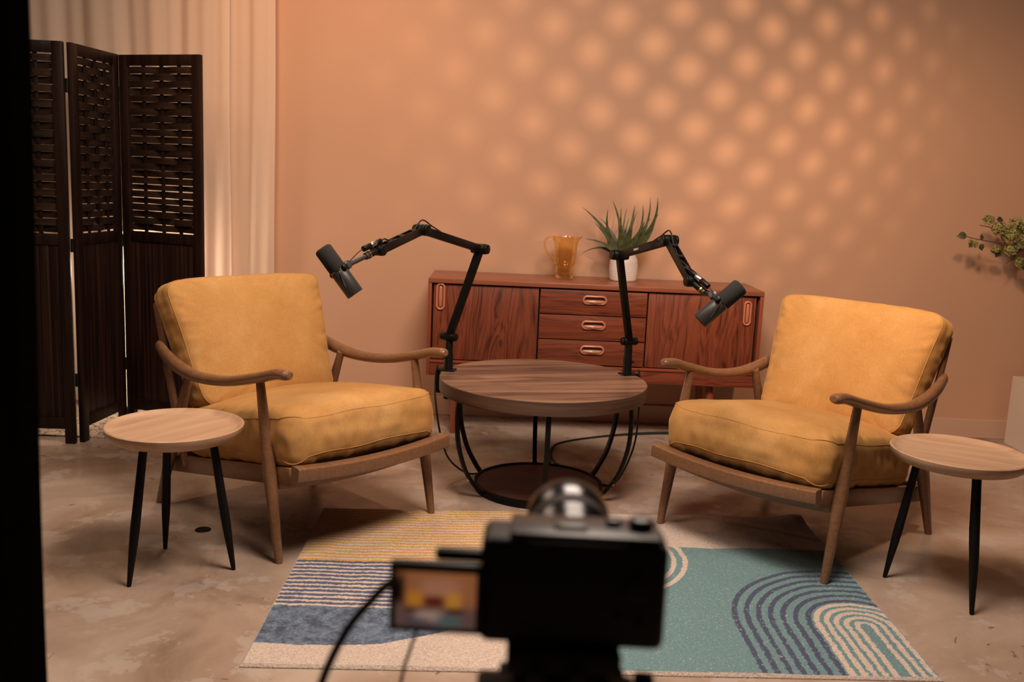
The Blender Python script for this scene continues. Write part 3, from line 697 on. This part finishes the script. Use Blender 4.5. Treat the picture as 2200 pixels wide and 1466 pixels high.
for c, r, n_ in (((2.375, 1.160, 4.74), 0.042, 220), ((2.430, 1.130, 4.74), 0.045, 240), ((2.470, 1.180, 4.76), 0.045, 220), ((2.315, 1.205, 4.74), 0.030, 130), ((2.255, 1.085, 4.74), 0.026, 90),
                 ((2.365, 1.065, 4.73), 0.022, 70), ((2.45, 1.06, 4.75), 0.034, 140), ((2.52, 1.11, 4.76), 0.05, 220), ((2.58, 1.20, 4.78), 0.05, 200), ((2.84, 1.10, 4.68), 0.05, 160), ((2.50, 1.00, 4.74), 0.030, 90)):
    bm = B(); cluster(bm, W(c[0], c[1], c[2]), r, n_, rnd); obj('blossom_cluster', bm, M_blossom, vs_, smooth=False)
for x, z, dx, dz, s in ((2.205, 1.125, -1, -0.15, 0.050), (2.275, 1.085, 0.5, -0.8, 0.040), (2.290, 1.105, 0.2, 1, 0.030), (2.345, 1.205, 1, 0.1, 0.040), (2.400, 1.060, -0.4, -0.8, 0.048),
                       (2.360, 1.075, 0.2, -1, 0.045), (2.440, 1.145, 0.8, -0.6, 0.050), (2.450, 1.165, 1, 0.2, 0.055), (2.470, 1.100, -0.3, -1, 0.05), (2.520, 1.150, 0.8, -0.8, 0.06),
                       (2.480, 1.050, -0.5, -0.8, 0.055), (2.500, 1.020, 0.4, -0.9, 0.060), (2.53, 1.00, 0.2, -1, 0.05), (2.495, 1.225, 0.2, 1, 0.04), (2.56, 1.06, 1, -0.3, 0.06), (2.24, 1.09, -0.4, -0.9, 0.03)):
    bm = B(); leafshape(bm, W(x, z, 4.735+rnd.uniform(-0.02, 0.02)), (dx, rnd.uniform(-0.3, 0.3), dz), s, (0.3*rnd.uniform(-1, 1), -1, 0.3)); obj('leaf', bm, M_leaf, vs_, angle=80)

# ------------------------------------------------------------------ microphones on boom arms
def boom(label, base, A1, A2, A3, A4, A5, side, miclabel, mtip, mend, arm_mark=False, cablelabel=''):
    base, A1, A2, A3, A4, A5 = map(Vector, (base, A1, A2, A3, A4, A5))
    t = thing('boom_arm', label, 'microphone arm', base, 0, 'black boom arms clamped to the coffee table')
    L = lambda v: Vector(v)-base
    outv = Vector((base.x-CX, base.y-CY, 0)).normalized()
    # clamp
    bm = B(); ang = math.atan2(outv.y, outv.x)
    Mx = Matrix.Rotation(ang, 4, 'Z')
    box(bm, 0.004, 0, 0.0035, 0.070, 0.055, 0.006, 0.002)
    box(bm, 0.044, 0, -0.045, 0.008, 0.045, 0.102, 0.002)
    box(bm, 0.014, 0, -0.094, 0.066, 0.045, 0.006, 0.002)
    cl = obj('clamp', xform(bm, Mx), M_arm, t)
    bm = B(); cyl(bm, (0.0, 0, -0.058), (0.0, 0, -0.118), 0.005, seg=12); cyl(bm, (0, 0, -0.110), (0, 0, -0.124), 0.017, seg=20, bev=0.003); cyl(bm, (0, 0, -0.0575), (0, 0, -0.063), 0.014, seg=20)
    obj('clamp_screw', xform(bm, Mx), M_arm, cl)
    # riser tube
    bm = B(); lathe(bm, [(0.0001, 0.004), (0.021, 0.004), (0.021, 0.010), (0.0195, 0.014), (0.0190, 0.070), (0.0175, 0.074), (0.0170, 0.125), (0.0155, 0.130), (0.0001, 0.130)], 28)
    rs = obj('riser', bm, M_arm, t)
    k = Vector((side*0.9, -0.4, 0)).normalized()
    bm = B(); cyl(bm, k*0.016+Vector((0, 0, 0.060)), k*0.030+Vector((0, 0, 0.060)), 0.0055, seg=14, bev=0.001); obj('locking_knob', bm, M_arm, rs)
    def joint(P, fwd, r, half, o=1):
        nrm = Vector((fwd.y, -fwd.x, 0)).normalized()*half
        bm = B(); c = L(P); cyl(bm, c-nrm, c-nrm*0.70, r*0.92, seg=28, bev=0.002); cyl(bm, c-nrm*0.70, c+nrm*0.70, r, seg=28, bev=0.001); cyl(bm, c+nrm*0.70, c+nrm, r*0.92, seg=28, bev=0.002)
        return obj('joint', bm, M_arm, t)
    f12 = (A2-A1); f23 = A3-A2; f34 = A4-A3; h23 = Vector((f23.x, f23.y, 0)).normalized(); n23 = Vector((h23.y, -h23.x, 0))
    joint(A1, h23, 0.0185, 0.036); joint(A2, h23, 0.0215, 0.038); joint(A3, h23, 0.0215, 0.032); joint(A4, h23, 0.019, 0.024)
    la = obj('lower_arm', bar(B(), L(A1), L(A2), 0.026, 0.034, n23, 0.003), M_arm, t)
    # bright edge lines of the channel cover
    bm = B(); o_ = n23*0.0; t12 = f12.normalized(); q = t12.cross(n23).normalized()
    bar(bm, L(A1)+t12*0.03-q*0.0172, L(A2)-t12*0.03-q*0.0172, 0.018, 0.0022, n23, 0.0008); bar(bm, L(A1)+t12*0.03+q*0.0172, L(A2)-t12*0.03+q*0.0172, 0.018, 0.0022, n23, 0.0008)
    obj('channel_cover', bm, M_arm, la)
    ma = obj('middle_arm', bar(B(), L(A2), L(A3), 0.024, 0.030, n23, 0.003), M_arm, t)
    # front arm is an open channel: two cheeks, floor and three cross clips
    f = f34.normalized(); upv = f.cross(n23); upv = upv if upv.z > 0 else -upv
    bm = B()
    for s in (-1, 1): bar(bm, L(A3)+n23*s*0.0125, L(A4)+n23*s*0.0125, 0.004, 0.030, n23, 0.001)
    bar(bm, L(A3)-upv*0.013, L(A4)-upv*0.013, 0.024, 0.004, n23, 0.001)
    fa = obj('front_arm', bm, M_arm, t)
    for s in (0.22, 0.5, 0.78):
        c = L(A3.lerp(A4, s)); bm = B(); bar(bm, c+upv*0.014-f*0.012, c+upv*0.014+f*0.012, 0.027, 0.004, n23, 0.001); obj('cable_clip', bm, M_arm, fa)
    # tip
    g = (A5-A4).normalized()
    bm = B(); cyl(bm, L(A4), L(A4)+g*0.050, 0.0115, seg=20, bev=0.001); tp_ = obj('tip_barrel', bm, M_arm, t)
    bm = B(); cyl(bm, L(A4)+g*0.050, L(A4)+g*0.056, 0.0135, seg=24); obj('brass_ring', bm, M_brass, tp_, label='brass ring at the tip')
    if arm_mark:
        c = A2.lerp(A3, 0.36)-base + n23*(-0.0125 if (n23.y > 0) else 0.0125)
        nn = n23 if n23.y < 0 else -n23
        q2 = f23.normalized(); u2 = q2.cross(nn); u2 = u2 if u2.z > 0 else -u2
        c = A2.lerp(A3, 0.42)-base + nn*0.0126
        hh = 0.0034; x = -0.014
        bm = B()
        def stroke(x0, y0, x1, y1, wd=0.0011):
            a = c+q2*x0*1.5+u2*y0; b_ = c+q2*x1*1.5+u2*y1; bar(bm, a, b_, wd, 0.0006, (q2 if abs(y1-y0) > abs(x1-x0) else u2), 0)
        H_ = hh*2
        for (x0, y0, x1, y1) in ((-0.014, -hh, -0.014, hh), (-0.014, hh, -0.009, hh), (-0.009, hh, -0.009, 0), (-0.014, 0, -0.009, 0), (-0.012, 0, -0.0085, -hh),
                                 (-0.006, -hh, -0.006, hh), (-0.006, hh, -0.0005, hh), (-0.0005, hh, -0.0005, -hh), (-0.006, -hh, -0.0005, -hh), (-0.0065, -hh, 0.0, hh),
                                 (0.003, -hh, 0.003, hh), (0.003, hh, 0.0075, hh*0.6), (0.0078, hh*0.6, 0.0078, -hh*0.6), (0.003, -hh, 0.0075, -hh*0.6),
                                 (0.0105, -hh, 0.0105, hh), (0.0105, hh, 0.015, hh), (0.0105, 0, 0.0145, 0), (0.0105, -hh, 0.015, -hh)): stroke(x0, y0, x1, y1)
        obj('maker_mark', bm, M_white_mark, ma, label='tiny white lettering on the arm')
    # ---- microphone
    mtip, mend = Vector(mtip), Vector(mend); ax = (mend-mtip).normalized(); LN = (mend-mtip).length
    J = A4+g*0.056            # thread
    mt = thing('microphone', miclabel, 'microphone', J, 0, 'black studio microphones')
    Z = ax; X = Vector((0, -1, 0.15)); X = (X-Z*X.dot(Z)).normalized(); Y = Z.cross(X); Mr = Matrix((X, Y, Z)).transposed()
    c0 = mtip-J
    bm = B(); R1 = 0.0290
    lathe(bm, [(0.0001, 0), (0.020, 0.0008), (0.0260, 0.004), (R1, 0.010), (R1, LN*0.46), (0.028, LN*0.475), (0.0001, LN*0.475)], 40, c0, Mr); obj('foam_windscreen', bm, M_foam, mt)
    bm = B(); lathe(bm, [(0.0001, LN*0.47), (0.0245, LN*0.47), (0.0255, LN*0.475), (0.0255, LN*0.50), (0.0280, LN*0.505), (0.0284, LN*0.51), (0.0284, LN-0.002), (0.027, LN), (0.023, LN), (0.022, LN-0.004), (0.0001, LN-0.004)], 40, c0, Mr)
    body = obj('body', bm, M_mic, mt)
    bm = B(); lathe(bm, [(0.0256, LN*0.482), (0.0286, LN*0.482), (0.0286, LN*0.490), (0.0256, LN*0.490)], 40, c0, Mr); obj('brass_band', bm, M_brass, body, label='thin brass band')
    # yoke: half ring round the body, with side knobs, joined to stem
    mid = c0+Z*LN*0.50; tow = (-mid); tow = (tow-Z*tow.dot(Z)).normalized(); sd = Z.cross(tow)
    pts = [mid+(tow*math.cos(a)+sd*math.sin(a))*0.0345 for a in [rad(x) for x in range(-100, 101, 10)]]
    bm = B(); tube(bm, pts, [(0.0075, 0.0028)]*len(pts), 10, up=tow); yk = obj('yoke', bm, M_mic, mt)
    for s in (-1, 1):
        q = mid+sd*s*0.029; bm = B(); cyl(bm, q, q+sd*s*0.012, 0.0095, seg=20, bev=0.002); obj('yoke_knob', bm, M_arm, yk)
    top = mid+tow*0.038
    bm = B(); cyl(bm, top-sd*0.016, top+sd*0.016, 0.0145, seg=20, bev=0.002); cyl(bm, top+tow*0.002, top+tow*0.012, 0.013, 0.010, seg=18)
    cyl(bm, top+tow*0.008, Vector((0, 0, 0)), 0.0080, seg=14); obj('stem', bm, M_mic, mt)
    bm = B(); cyl(bm, -g*0.018, g*0.0, 0.0001+0.0105, seg=20); bm.free()
    bm = B(); cyl(bm, g*0.001, g*0.014, 0.0118, seg=20, bev=0.001); obj('thread_collar', bm, M_mic, mt)
    # connector, parallel to the tip, above it
    co = g*(-0.030)+upv*0.028; gg = (g+Vector((0, 0, 0.0))).normalized()
    bm = B(); cyl(bm, co-gg*0.012, co+gg*0.014, 0.0095, seg=20, bev=0.001); cn = obj('connector', bm, M_silver, mt, label='silver cable connector')
    bm = B(); cyl(bm, co+gg*0.014, co+gg*0.052, 0.0098, seg=20, bev=0.002); cyl(bm, co-gg*0.042, co-gg*0.012, 0.0088, seg=18, bev=0.003); obj('connector_shell', bm, M_arm, cn)
    # pigtail from connector to the body
    e = co+gg*0.052; pg = smooth_path([e, e+gg*0.022-upv*0.002, mid+tow*0.044-sd*0.010+Vector((0, -0.012, 0.004)), mid+tow*0.014+Vector((0, -0.034, 0)), mid+Z*0.030+Vector((0, -0.0305, 0)), mid+Z*0.055-tow*0.008+Vector((0, -0.0292, 0))], 8)
    bm = B(); tube(bm, pg, 0.0018, 8); obj('pigtail', bm, M_cable, mt)
    # long cable: along the channel, over the joints, hidden inside lower arms
    u1 = co-gg*0.042+J
    pts = [u1, u1-gg*0.02, A3.lerp(A4, 0.78)+upv*0.019, A3.lerp(A4, 0.5)+upv*0.004, A3.lerp(A4, 0.22)+upv*0.010, A3+Vector((0, 0, 0.036))+f*0.0, A3.lerp(A2, 0.16)+Vector((0, 0, 0.026)), A3.lerp(A2, 0.3)+Vector((0, 0, 0.016))]
    bm = B(); tube(bm, smooth_path(pts, 8), 0.0028, 8); tag(obj('microphone_cable', bm, M_cable), cablelabel, 'cable')
    return t, outv
bL = (-0.268, 4.010, 0.480); bR = (0.507, 4.085, 0.480)
boom('black boom arm clamped to the left side of the coffee table', bL, (-0.268, 4.005, 0.628), (-0.148, 3.95, 1.010), (-0.354, 3.57, 1.099), (-0.462, 3.215, 1.045), (-0.520, 3.12, 1.014), -1,
     'black studio microphone hanging beside the left armchair back', (-0.620, 3.05, 1.058), (-0.510, 3.05, 0.913), cablelabel='thin black cable threaded along the left boom arm')
boom('black boom arm clamped to the right side of the coffee table', bR, (0.507, 4.078, 0.630), (0.428, 3.95, 1.010), (0.560, 3.52, 1.102), (0.590, 3.175, 0.990), (0.648, 3.10, 0.940), 1,
     'black studio microphone hanging in front of the sideboard', (0.735, 3.08, 0.993), (0.608, 3.08, 0.870), True, 'thin black cable threaded along the right boom arm')

# cables from the clamps to the floor, and the loop on the floor
def cable(pts, r, label, n_=10, name='cable'):
    bm = B(); tube(bm, smooth_path(pts, n_), r, 8); return tag(obj(name, bm, M_cable), label, 'cable')
cable([(-0.315, 4.02, 0.50), (-0.322, 4.02, 0.44), (-0.318, 3.99, 0.36), (-0.29, 3.95, 0.22), (-0.25, 3.97, 0.10), (-0.17, 4.03, 0.02), (-0.09, 4.10, 0.006), (0.05, 4.17, 0.005), (0.14, 4.20, 0.005), (0.20, 4.30, 0.005), (0.21, 4.50, 0.005), (0.28, 4.66, 0.005), (0.52, 4.82, 0.005), (0.80, 4.93, 0.005), (1.3, 5.02, 0.005)],
      0.0042, 'black cable dropping from the left clamp and looping across the floor behind the table')
cable([(0.560, 4.10, 0.50), (0.569, 4.09, 0.44), (0.565, 4.05, 0.34), (0.548, 3.99, 0.20), (0.50, 3.95, 0.08), (0.45, 3.97, 0.012), (0.38, 4.05, 0.006), (0.29, 4.18, 0.006), (0.225, 4.30, 0.006), (0.215, 4.48, 0.006), (0.27, 4.645, 0.006), (0.50, 4.80, 0.006), (0.80, 4.905, 0.006), (1.3, 4.99, 0.006)],
      0.0042, 'black cable dropping from the right clamp to the floor beside the table base')

fp = obj('floor_plate', lathe(B(), [(0.0001, 0.003), (0.026, 0.003), (0.029, 0.0)], 32, (-1.088, 3.284, 0)), M_black)
tag(fp, 'small dark round plate on the floor beside the left armchair leg', 'floor plate')
# ------------------------------------------------------------------ rug
def rug():
    FLc, BLc, FRc, BRc = map(np.array, ((-0.680, 2.330), (-0.704, 3.545), (1.214, 2.415), (1.193, 3.667)))
    NU, NV = 640, 430
    U, V = np.meshgrid(np.linspace(0, 1, NU), np.linspace(0, 1, NV)); a, b_ = U[..., None], V[..., None]
    Pxy = FLc*(1-a)*(1-b_)+FRc*a*(1-b_)+BLc*(1-a)*b_+BRc*a*b_
    u = U*1.9; v = V*1.24
    rng = np.random.default_rng(3)
    def smoothnoise(fu, fv, amp):
        g = rng.standard_normal((fv+2, fu+2)); x = U*fu; y = V*fv; i = x.astype(int); j = y.astype(int); fx = x-i; fy = y-j
        fx = fx*fx*(3-2*fx); fy = fy*fy*(3-2*fy)
        return amp*((g[j, i]*(1-fx)+g[j, i+1]*fx)*(1-fy)+(g[j+1, i]*(1-fx)+g[j+1, i+1]*fx)*fy)
    wob = smoothnoise(26, 3, 0.0020)+smoothnoise(90, 60, 0.0012)+smoothnoise(300, 200, 0.0016)
    cream = np.array((0.58, 0.47, 0.395)); yel = np.array((0.56, 0.305, 0.085)); blue = np.array((0.055, 0.070, 0.125)); teal = np.array((0.135, 0.245, 0.265)); steel = np.array((0.10, 0.15, 0.24))
    col = np.ones((NV, NU, 3))*cream
    def put(mask, c): col[mask] = c
    vv = v+wob; uu = u+wob
    low = np.interp(u, [0, 0.13, 0.22, 0.357, 0.454, 0.527, 0.60, 0.72, 0.85], [0.118, 0.112, 0.116, 0.132, 0.176, 0.21, 0.27, 0.36, 0.36])
    # teal field with its curved left boundary (behind the camera)
    left = np.interp(v, [0, 0.3, 0.5, 0.9], [0.80, 0.86, 1.0, 1.05])
    tealm = (vv < 0.900) & (uu > left); put(tealm, teal)
    # cream double arcs
    dd = np.hypot(uu-0.99, vv-0.81)
    for r in (0.347, 0.308, 0.265, 0.225): put((np.abs(dd-r) < 0.009) & (vv < 0.90) & (uu > 1.0), cream)
    put((dd < 0.19) & (vv < 0.9) & (uu > 1.0), cream)
    # yellow stripes, curving down at the right end
    d2 = np.where(uu < 0.98, vv-0.90, np.hypot(uu-0.98, vv-0.90)); d2 = np.where(uu < 0.98, vv, 0.90+d2)
    ym = (d2 > 0.708) & (uu < 1.12) & ((uu < 0.98) | (vv > 0.9))
    put(ym, yel); st_ = np.mod(d2-0.708, 0.0265) > 0.0150
    put(ym & st_, cream)
    put((vv > 0.90) & (uu > 1.10) & (np.abs(uu+0.9*(vv-1.05)-1.155) < 0.005) & (vv > 1.03), yel)
    # blue / cream stripes and the solid blue band
    bmk = (vv <= 0.708) & (vv > 0.357) & (uu < left); put(bmk & (np.mod(0.708-vv, 0.0292) < 0.0165), blue*1.35)
    sm_ = (vv <= 0.357) & (vv > low+wob) & (uu < left); put(sm_, steel)
    sp = smoothnoise(300, 200, 0.8)+smoothnoise(90, 60, 0.9)+smoothnoise(24, 16, 0.25)
    k = np.clip(0.5+0.30*sp, 0, 1)[..., None]
    col = np.where(sm_[..., None], (blue*0.9)*(1-k)+np.array((0.155, 0.215, 0.29))*k, col)
    # nested rounded lines on the right
    dr = np.where(vv > 0.30, np.hypot(uu-1.80, (vv-0.30)*0.96), np.abs(uu-1.80)); ok = (uu < 1.80) | (vv > 0.30)
    for i in range(7): put((np.abs(dr-(0.392-0.037*i)) < 0.0082) & ok & (vv < 0.9), blue)
    for i in range(5): put((np.abs(dr-(0.146-0.030*i)) < 0.0085) & ok, cream)
    for i in range(3): put((uu > 1.80) & (vv <= 0.30) & (np.abs(uu-1.825-0.03*i) < 0.008), cream)
    # speckle of the melange yarn
    s2 = smoothnoise(420, 300, 1.0); col = np.where((tealm & (s2 > 1.5))[..., None], col*0.5+cream*0.5, col)
    edge = np.minimum(np.minimum(u, 1.9-u), np.minimum(v, 1.24-v)); col[edge < 0.006] = cream*0.9
    z = 0.010+0.0008*smoothnoise(30, 20, 1.0)+0.0015*np.clip(smoothnoise(8, 5, 1.0), 0, 2)
    # right back corner curls up a little
    z += 0.016*np.exp(-((u-1.86)**2+(v-1.22)**2)/0.0035)
    z = np.where(edge < 0.004, 0.004, z)
    co = np.concatenate([Pxy, z[..., None]], -1).reshape(-1, 3)
    idx = np.arange(NU*NV).reshape(NV, NU); f = np.stack([idx[:-1, :-1], idx[:-1, 1:], idx[1:, 1:], idx[1:, :-1]], -1).reshape(-1, 4)
    # underside skirt
    per = np.concatenate([idx[0, :], idx[1:, -1], idx[-1, -2::-1], idx[-2:0:-1, 0]]); n0 = len(co)
    low_ = co[per].copy(); low_[:, 2] = 0.0005; co = np.concatenate([co, low_]); k_ = np.arange(len(per)); nx_ = (k_+1) % len(per)
    sk = np.stack([per[nx_], per[k_], n0+k_, n0+nx_], -1); f = np.concatenate([f, sk])
    me = bpy.data.meshes.new('area_rug'); me.vertices.add(len(co)); me.vertices.foreach_set('co', co.ravel())
    me.loops.add(f.size); me.loops.foreach_set('vertex_index', f.ravel().astype(np.int32))
    me.polygons.add(len(f)); me.polygons.foreach_set('loop_start', np.arange(0, f.size, 4, dtype=np.int32))
    me.update(calc_edges=True); me.validate()
    ca = me.color_attributes.new('pattern', 'FLOAT_COLOR', 'POINT')
    cc = np.concatenate([col.reshape(-1, 3), np.tile(cream*0.8, (len(per), 1))]); cc = np.concatenate([cc, np.ones((len(cc), 1))], 1)
    ca.data.foreach_set('color', cc.astype(np.float32).ravel())
    me.polygons.foreach_set('use_smooth', [True]*len(me.polygons)); me.materials.append(M_rug)
    o = bpy.data.objects.new('area_rug', me); C.objects.link(o)
    tag(o, 'patterned rug with yellow and blue stripes, teal field and nested arches', 'rug')
rug()

# ------------------------------------------------------------------ camera on its tripod in the foreground
VC = Vector((0.051, 0.668, 1.010))
vc = thing('video_camera', 'blurred black camera seen from behind in the foreground, flip screen open', 'camera', VC, rad(-1.5))
obj('camera_body', bx(-0.066, 0.069, -0.022, 0.024, -0.044, 0.036, 0.007, seg=3), M_camera, vc)
obj('top_plate', bx(-0.046, 0.064, -0.018, 0.024, 0.0365, 0.0405, 0.0015), M_camtop, vc)
obj('grip', bx(0.038, 0.0700, 0.018, 0.055, -0.042, 0.028, 0.012, seg=3), M_camera, vc)
bm = B(); cyl(bm, (0.050, 0.006, 0.040), (0.050, 0.006, 0.048), 0.009, seg=20, bev=0.002); obj('dial', bm, M_camtop, vc)
bm = B(); cyl(bm, (0.030, 0.010, 0.040), (0.030, 0.010, 0.045), 0.006, seg=16, bev=0.001); obj('button', bm, M_camtop, vc)
obj('hot_shoe', bx(-0.014, 0.010, -0.008, 0.012, 0.040, 0.0435, 0.001), M_camtop, vc)
for x, z, r in ((0.046, 0.004, 0.010), (0.035, 0.018, 0.003), (0.052, 0.020, 0.003), (0.034, -0.018, 0.003), (0.050, -0.022, 0.003)):
    bm = B(); cyl(bm, (x, -0.021, z), (x, -0.0245, z), r, seg=18, bev=0.0008); obj('button', bm, M_rubber, vc)
bm = B(); cyl(bm, (0.001, 0.024, 0.000), (0.001, 0.030, 0.000), 0.031, seg=40); obj('lens_mount', bm, M_silver, vc)
ln = obj('lens_barrel', lathe(B(), [(0.0001, 0.030), (0.032, 0.030), (0.0345, 0.034), (0.0345, 0.060), (0.0365, 0.063), (0.0365, 0.085), (0.034, 0.088), (0.034, 0.098), (0.036, 0.101), (0.036, 0.128), (0.032, 0.130), (0.030, 0.124), (0.0001, 0.120)], 48, (0.001, 0, 0.0), Matrix.Rotation(rad(-90), 3, 'X')), M_lensm, vc)
bm = B(); lathe(bm, [(0.0367, 0.066), (0.0378, 0.067), (0.0378, 0.082), (0.0367, 0.083)], 60, (0.001, 0, 0), Matrix.Rotation(rad(-90), 3, 'X')); obj('focus_ring', bm, M_rubber, ln)
# flip-out screen
fm = obj('flip_screen', bx(-0.131, -0.062, -0.026, -0.017, -0.037, 0.017, 0.003), M_camera, vc)
obj('screen_hinge', bx(-0.100, -0.050, -0.016, -0.006, 0.014, 0.024, 0.004), M_camera, vc)
bm = B(); NX, NZ = 36, 24; grid = []
for j in range(NZ+1): grid.append([bm.verts.new((-0.126+0.058*i/NX, -0.0263, -0.0315+0.042*j/NZ)) for i in range(NX+1)])
for j in range(NZ):
    for i in range(NX): bm.faces.new((grid[j][i], grid[j][i+1], grid[j+1][i+1], grid[j+1][i]))
pic = obj('screen_picture', bm, M_lcd, fm, smooth=False, label='lit picture of the set on the flip screen')
me = pic.data; ca = me.color_attributes.new('picture', 'FLOAT_COLOR', 'POINT'); cols = []
def lin(c): return tuple((x/255)**2.2 for x in c)
for v in me.vertices:
    x = (v.co.x+0.126)/0.058; z = 1-(v.co.z+0.0315)/0.042     # 0..1 right, 0..1 down
    def g(cx, cz, sx, sz): return math.exp(-((x-cx)/sx)**4-((z-cz)/sz)**4)
    c = Vector(lin((150, 92, 58)))*(1-0.25*abs(x-0.6))
    for cl_, w_ in ((lin((20, 15, 14)), g(0.03, 0.35, 0.09, 0.33)), (lin((165, 115, 92)), g(0.55, 0.30, 0.25, 0.18)*0.6), (lin((95, 70, 65)), 1/(1+math.exp(-(z-0.62)*30))), (lin((85, 30, 22)), g(0.48, 0.53, 0.15, 0.10)),
                    (lin((176, 112, 38)), g(0.24, 0.50, 0.10, 0.15)), (lin((180, 120, 50)), g(0.72, 0.50, 0.10, 0.15)), (lin((55, 30, 20)), g(0.22, 0.69, 0.10, 0.05)), (lin((55, 32, 20)), g(0.74, 0.69, 0.11, 0.05)),
                    (lin((165, 135, 120)), g(0.42, 0.80, 0.18, 0.10)*0.9), (lin((70, 92, 92)), g(0.66, 0.88, 0.16, 0.12)*0.8), (lin((60, 62, 70)), g(0.28, 0.90, 0.16, 0.08)*0.7)):
        c = c.lerp(Vector(cl_), w_)
    cols += [c.x, c.y, c.z, 1]
ca.data.foreach_set('color', cols)
# tripod
tr = thing('tripod', 'black tripod head under the foreground camera', 'tripod', (VC.x, VC.y, 0))
obj('quick_plate', bx(-0.045, 0.038, -0.030, 0.040, 0.948, 0.9655, 0.003), M_rubber, tr)
obj('head_block', bx(-0.040, 0.034, -0.034, 0.040, 0.900, 0.948, 0.010, seg=3), M_camera, tr)
bm = B(); cyl(bm, (-0.050, 0.0, 0.925), (0.044, 0.0, 0.925), 0.015, seg=24, bev=0.003); obj('tilt_joint', bm, M_rubber, tr)
bm = B(); cyl(bm, (0.044, -0.02, 0.932), (0.060, -0.02, 0.932), 0.007, seg=16, bev=0.002); obj('locking_knob', bm, M_rubber, tr)
for x in (-0.024, 0.006):
    bm = B(); cyl(bm, (x, -0.034, 0.950), (x, -0.041, 0.950), 0.0065, seg=16, bev=0.001); obj('plate_screw', bm, M_camtop, tr)
obj('head_plate', bx(-0.066, 0.050, -0.032, -0.004, 0.914, 0.938, 0.004), M_rubber, tr)
bm = B(); cyl(bm, (0.050, -0.015, 0.936), (0.064, -0.015, 0.936), 0.009, seg=16, bev=0.002); obj('plate_knob', bm, M_rubber, tr)
bm = B(); cyl(bm, (0, 0, 0.86), (0, 0, 0.902), 0.040, seg=32, bev=0.004); obj('pan_base', bm, M_rubber, tr)
bm = B(); cyl(bm, (0, 0, 0.35), (0, 0, 0.86), 0.014, seg=20); obj('centre_column', bm, M_black, tr)
bm = B(); cyl(bm, (0, 0, 0.74), (0, 0, 0.80), 0.035, seg=24, bev=0.004); obj('shoulder', bm, M_black, tr)
for a in (90, 210, 330):
    d = Vector((math.cos(rad(a)), math.sin(rad(a)), 0)); bm = B()
    tube(bm, [d*0.03+Vector((0, 0, 0.77)), d*0.22+Vector((0, 0, 0.36)), d*0.385+Vector((0, 0, 0.008))], [0.014, 0.012, 0.009], 14); obj('leg', bm, M_black, tr)
# cables of the camera
cable([(-0.012, 0.680, 1.000), (-0.045, 0.698, 0.998), (-0.082, 0.70, 0.989), (-0.104, 0.70, 0.967), (-0.122, 0.70, 0.941), (-0.139, 0.70, 0.900), (-0.155, 0.69, 0.84), (-0.165, 0.66, 0.70), (-0.16, 0.60, 0.40), (-0.18, 0.55, 0.10), (-0.25, 0.45, 0.006), (-0.5, 0.2, 0.006)],
      0.0034, 'thick black cable curving down from the foreground camera')
cable([(-0.012, 0.690, 0.982), (-0.040, 0.72, 0.965), (-0.064, 0.78, 0.925), (-0.073, 0.80, 0.900), (-0.080, 0.80, 0.877), (-0.087, 0.80, 0.847), (-0.10, 0.80, 0.75), (-0.11, 0.80, 0.40), (-0.12, 0.78, 0.10), (-0.2, 0.70, 0.005), (-0.4, 0.5, 0.005)],
      0.0016, 'thin cable hanging below the flip screen')

# ------------------------------------------------------------------ perforated panel in front of the pattern spot
ax = (DOT-PROJ).normalized(); hx = Vector((-ax.y, ax.x, 0)).normalized()*-1
if hx.x < 0: hx = -hx
vy = hx.cross(ax); vy = vy if vy.z > 0 else -vy
pc = PROJ+ax*0.55
D = (DOT-PROJ).length; mg = D/0.55
gp = thing('light_stand', 'perforated light panel on a stand outside the frame', 'light stand', (pc.x, pc.y, 0))
bm = B(); ang = rad(-35); sp = 0.216/mg; ca_, sa_ = math.cos(ang), math.sin(ang); NH = 13; hr = 0.0112; TH = 0.024
for i in range(-NH, NH+1):
    for j in range(-NH, NH+1):
        c2 = (i*sp, j*sp); K_ = 16; outer_, inner_ = [], []
        for k in range(K_):
            a = 2*PI*k/K_+PI/4; cx_, sy_ = math.cos(a), math.sin(a); mxx = max(abs(cx_), abs(sy_))
            for lst, rr in ((outer_, sp/2/mxx), (inner_, hr)):
                x, y = c2[0]+cx_*rr, c2[1]+sy_*rr; X = x*ca_-y*sa_; Y = x*sa_+y*ca_
                p = pc+hx*X+vy*Y-Vector((pc.x, pc.y, 0)); lst.append((bm.verts.new(p), bm.verts.new(p+ax*TH)))
        for k in range(K_):
            a, b_, c_, d_ = outer_[k], outer_[(k+1) % K_], inner_[(k+1) % K_], inner_[k]
            bm.faces.new((a[0], b_[0], c_[0], d_[0])); bm.faces.new((a[1], d_[1], c_[1], b_[1])); bm.faces.new((d_[0], c_[0], c_[1], d_[1]))
obj('perforated_panel', bm, M_black, gp, smooth=False)
bm = B(); cyl(bm, (0, 0, 0.02), (0, 0, pc.z-0.40), 0.014, seg=14); cyl(bm, (0, 0, 0), (0, 0, 0.025), 0.16, seg=30); obj('pole', bm, M_black, gp)
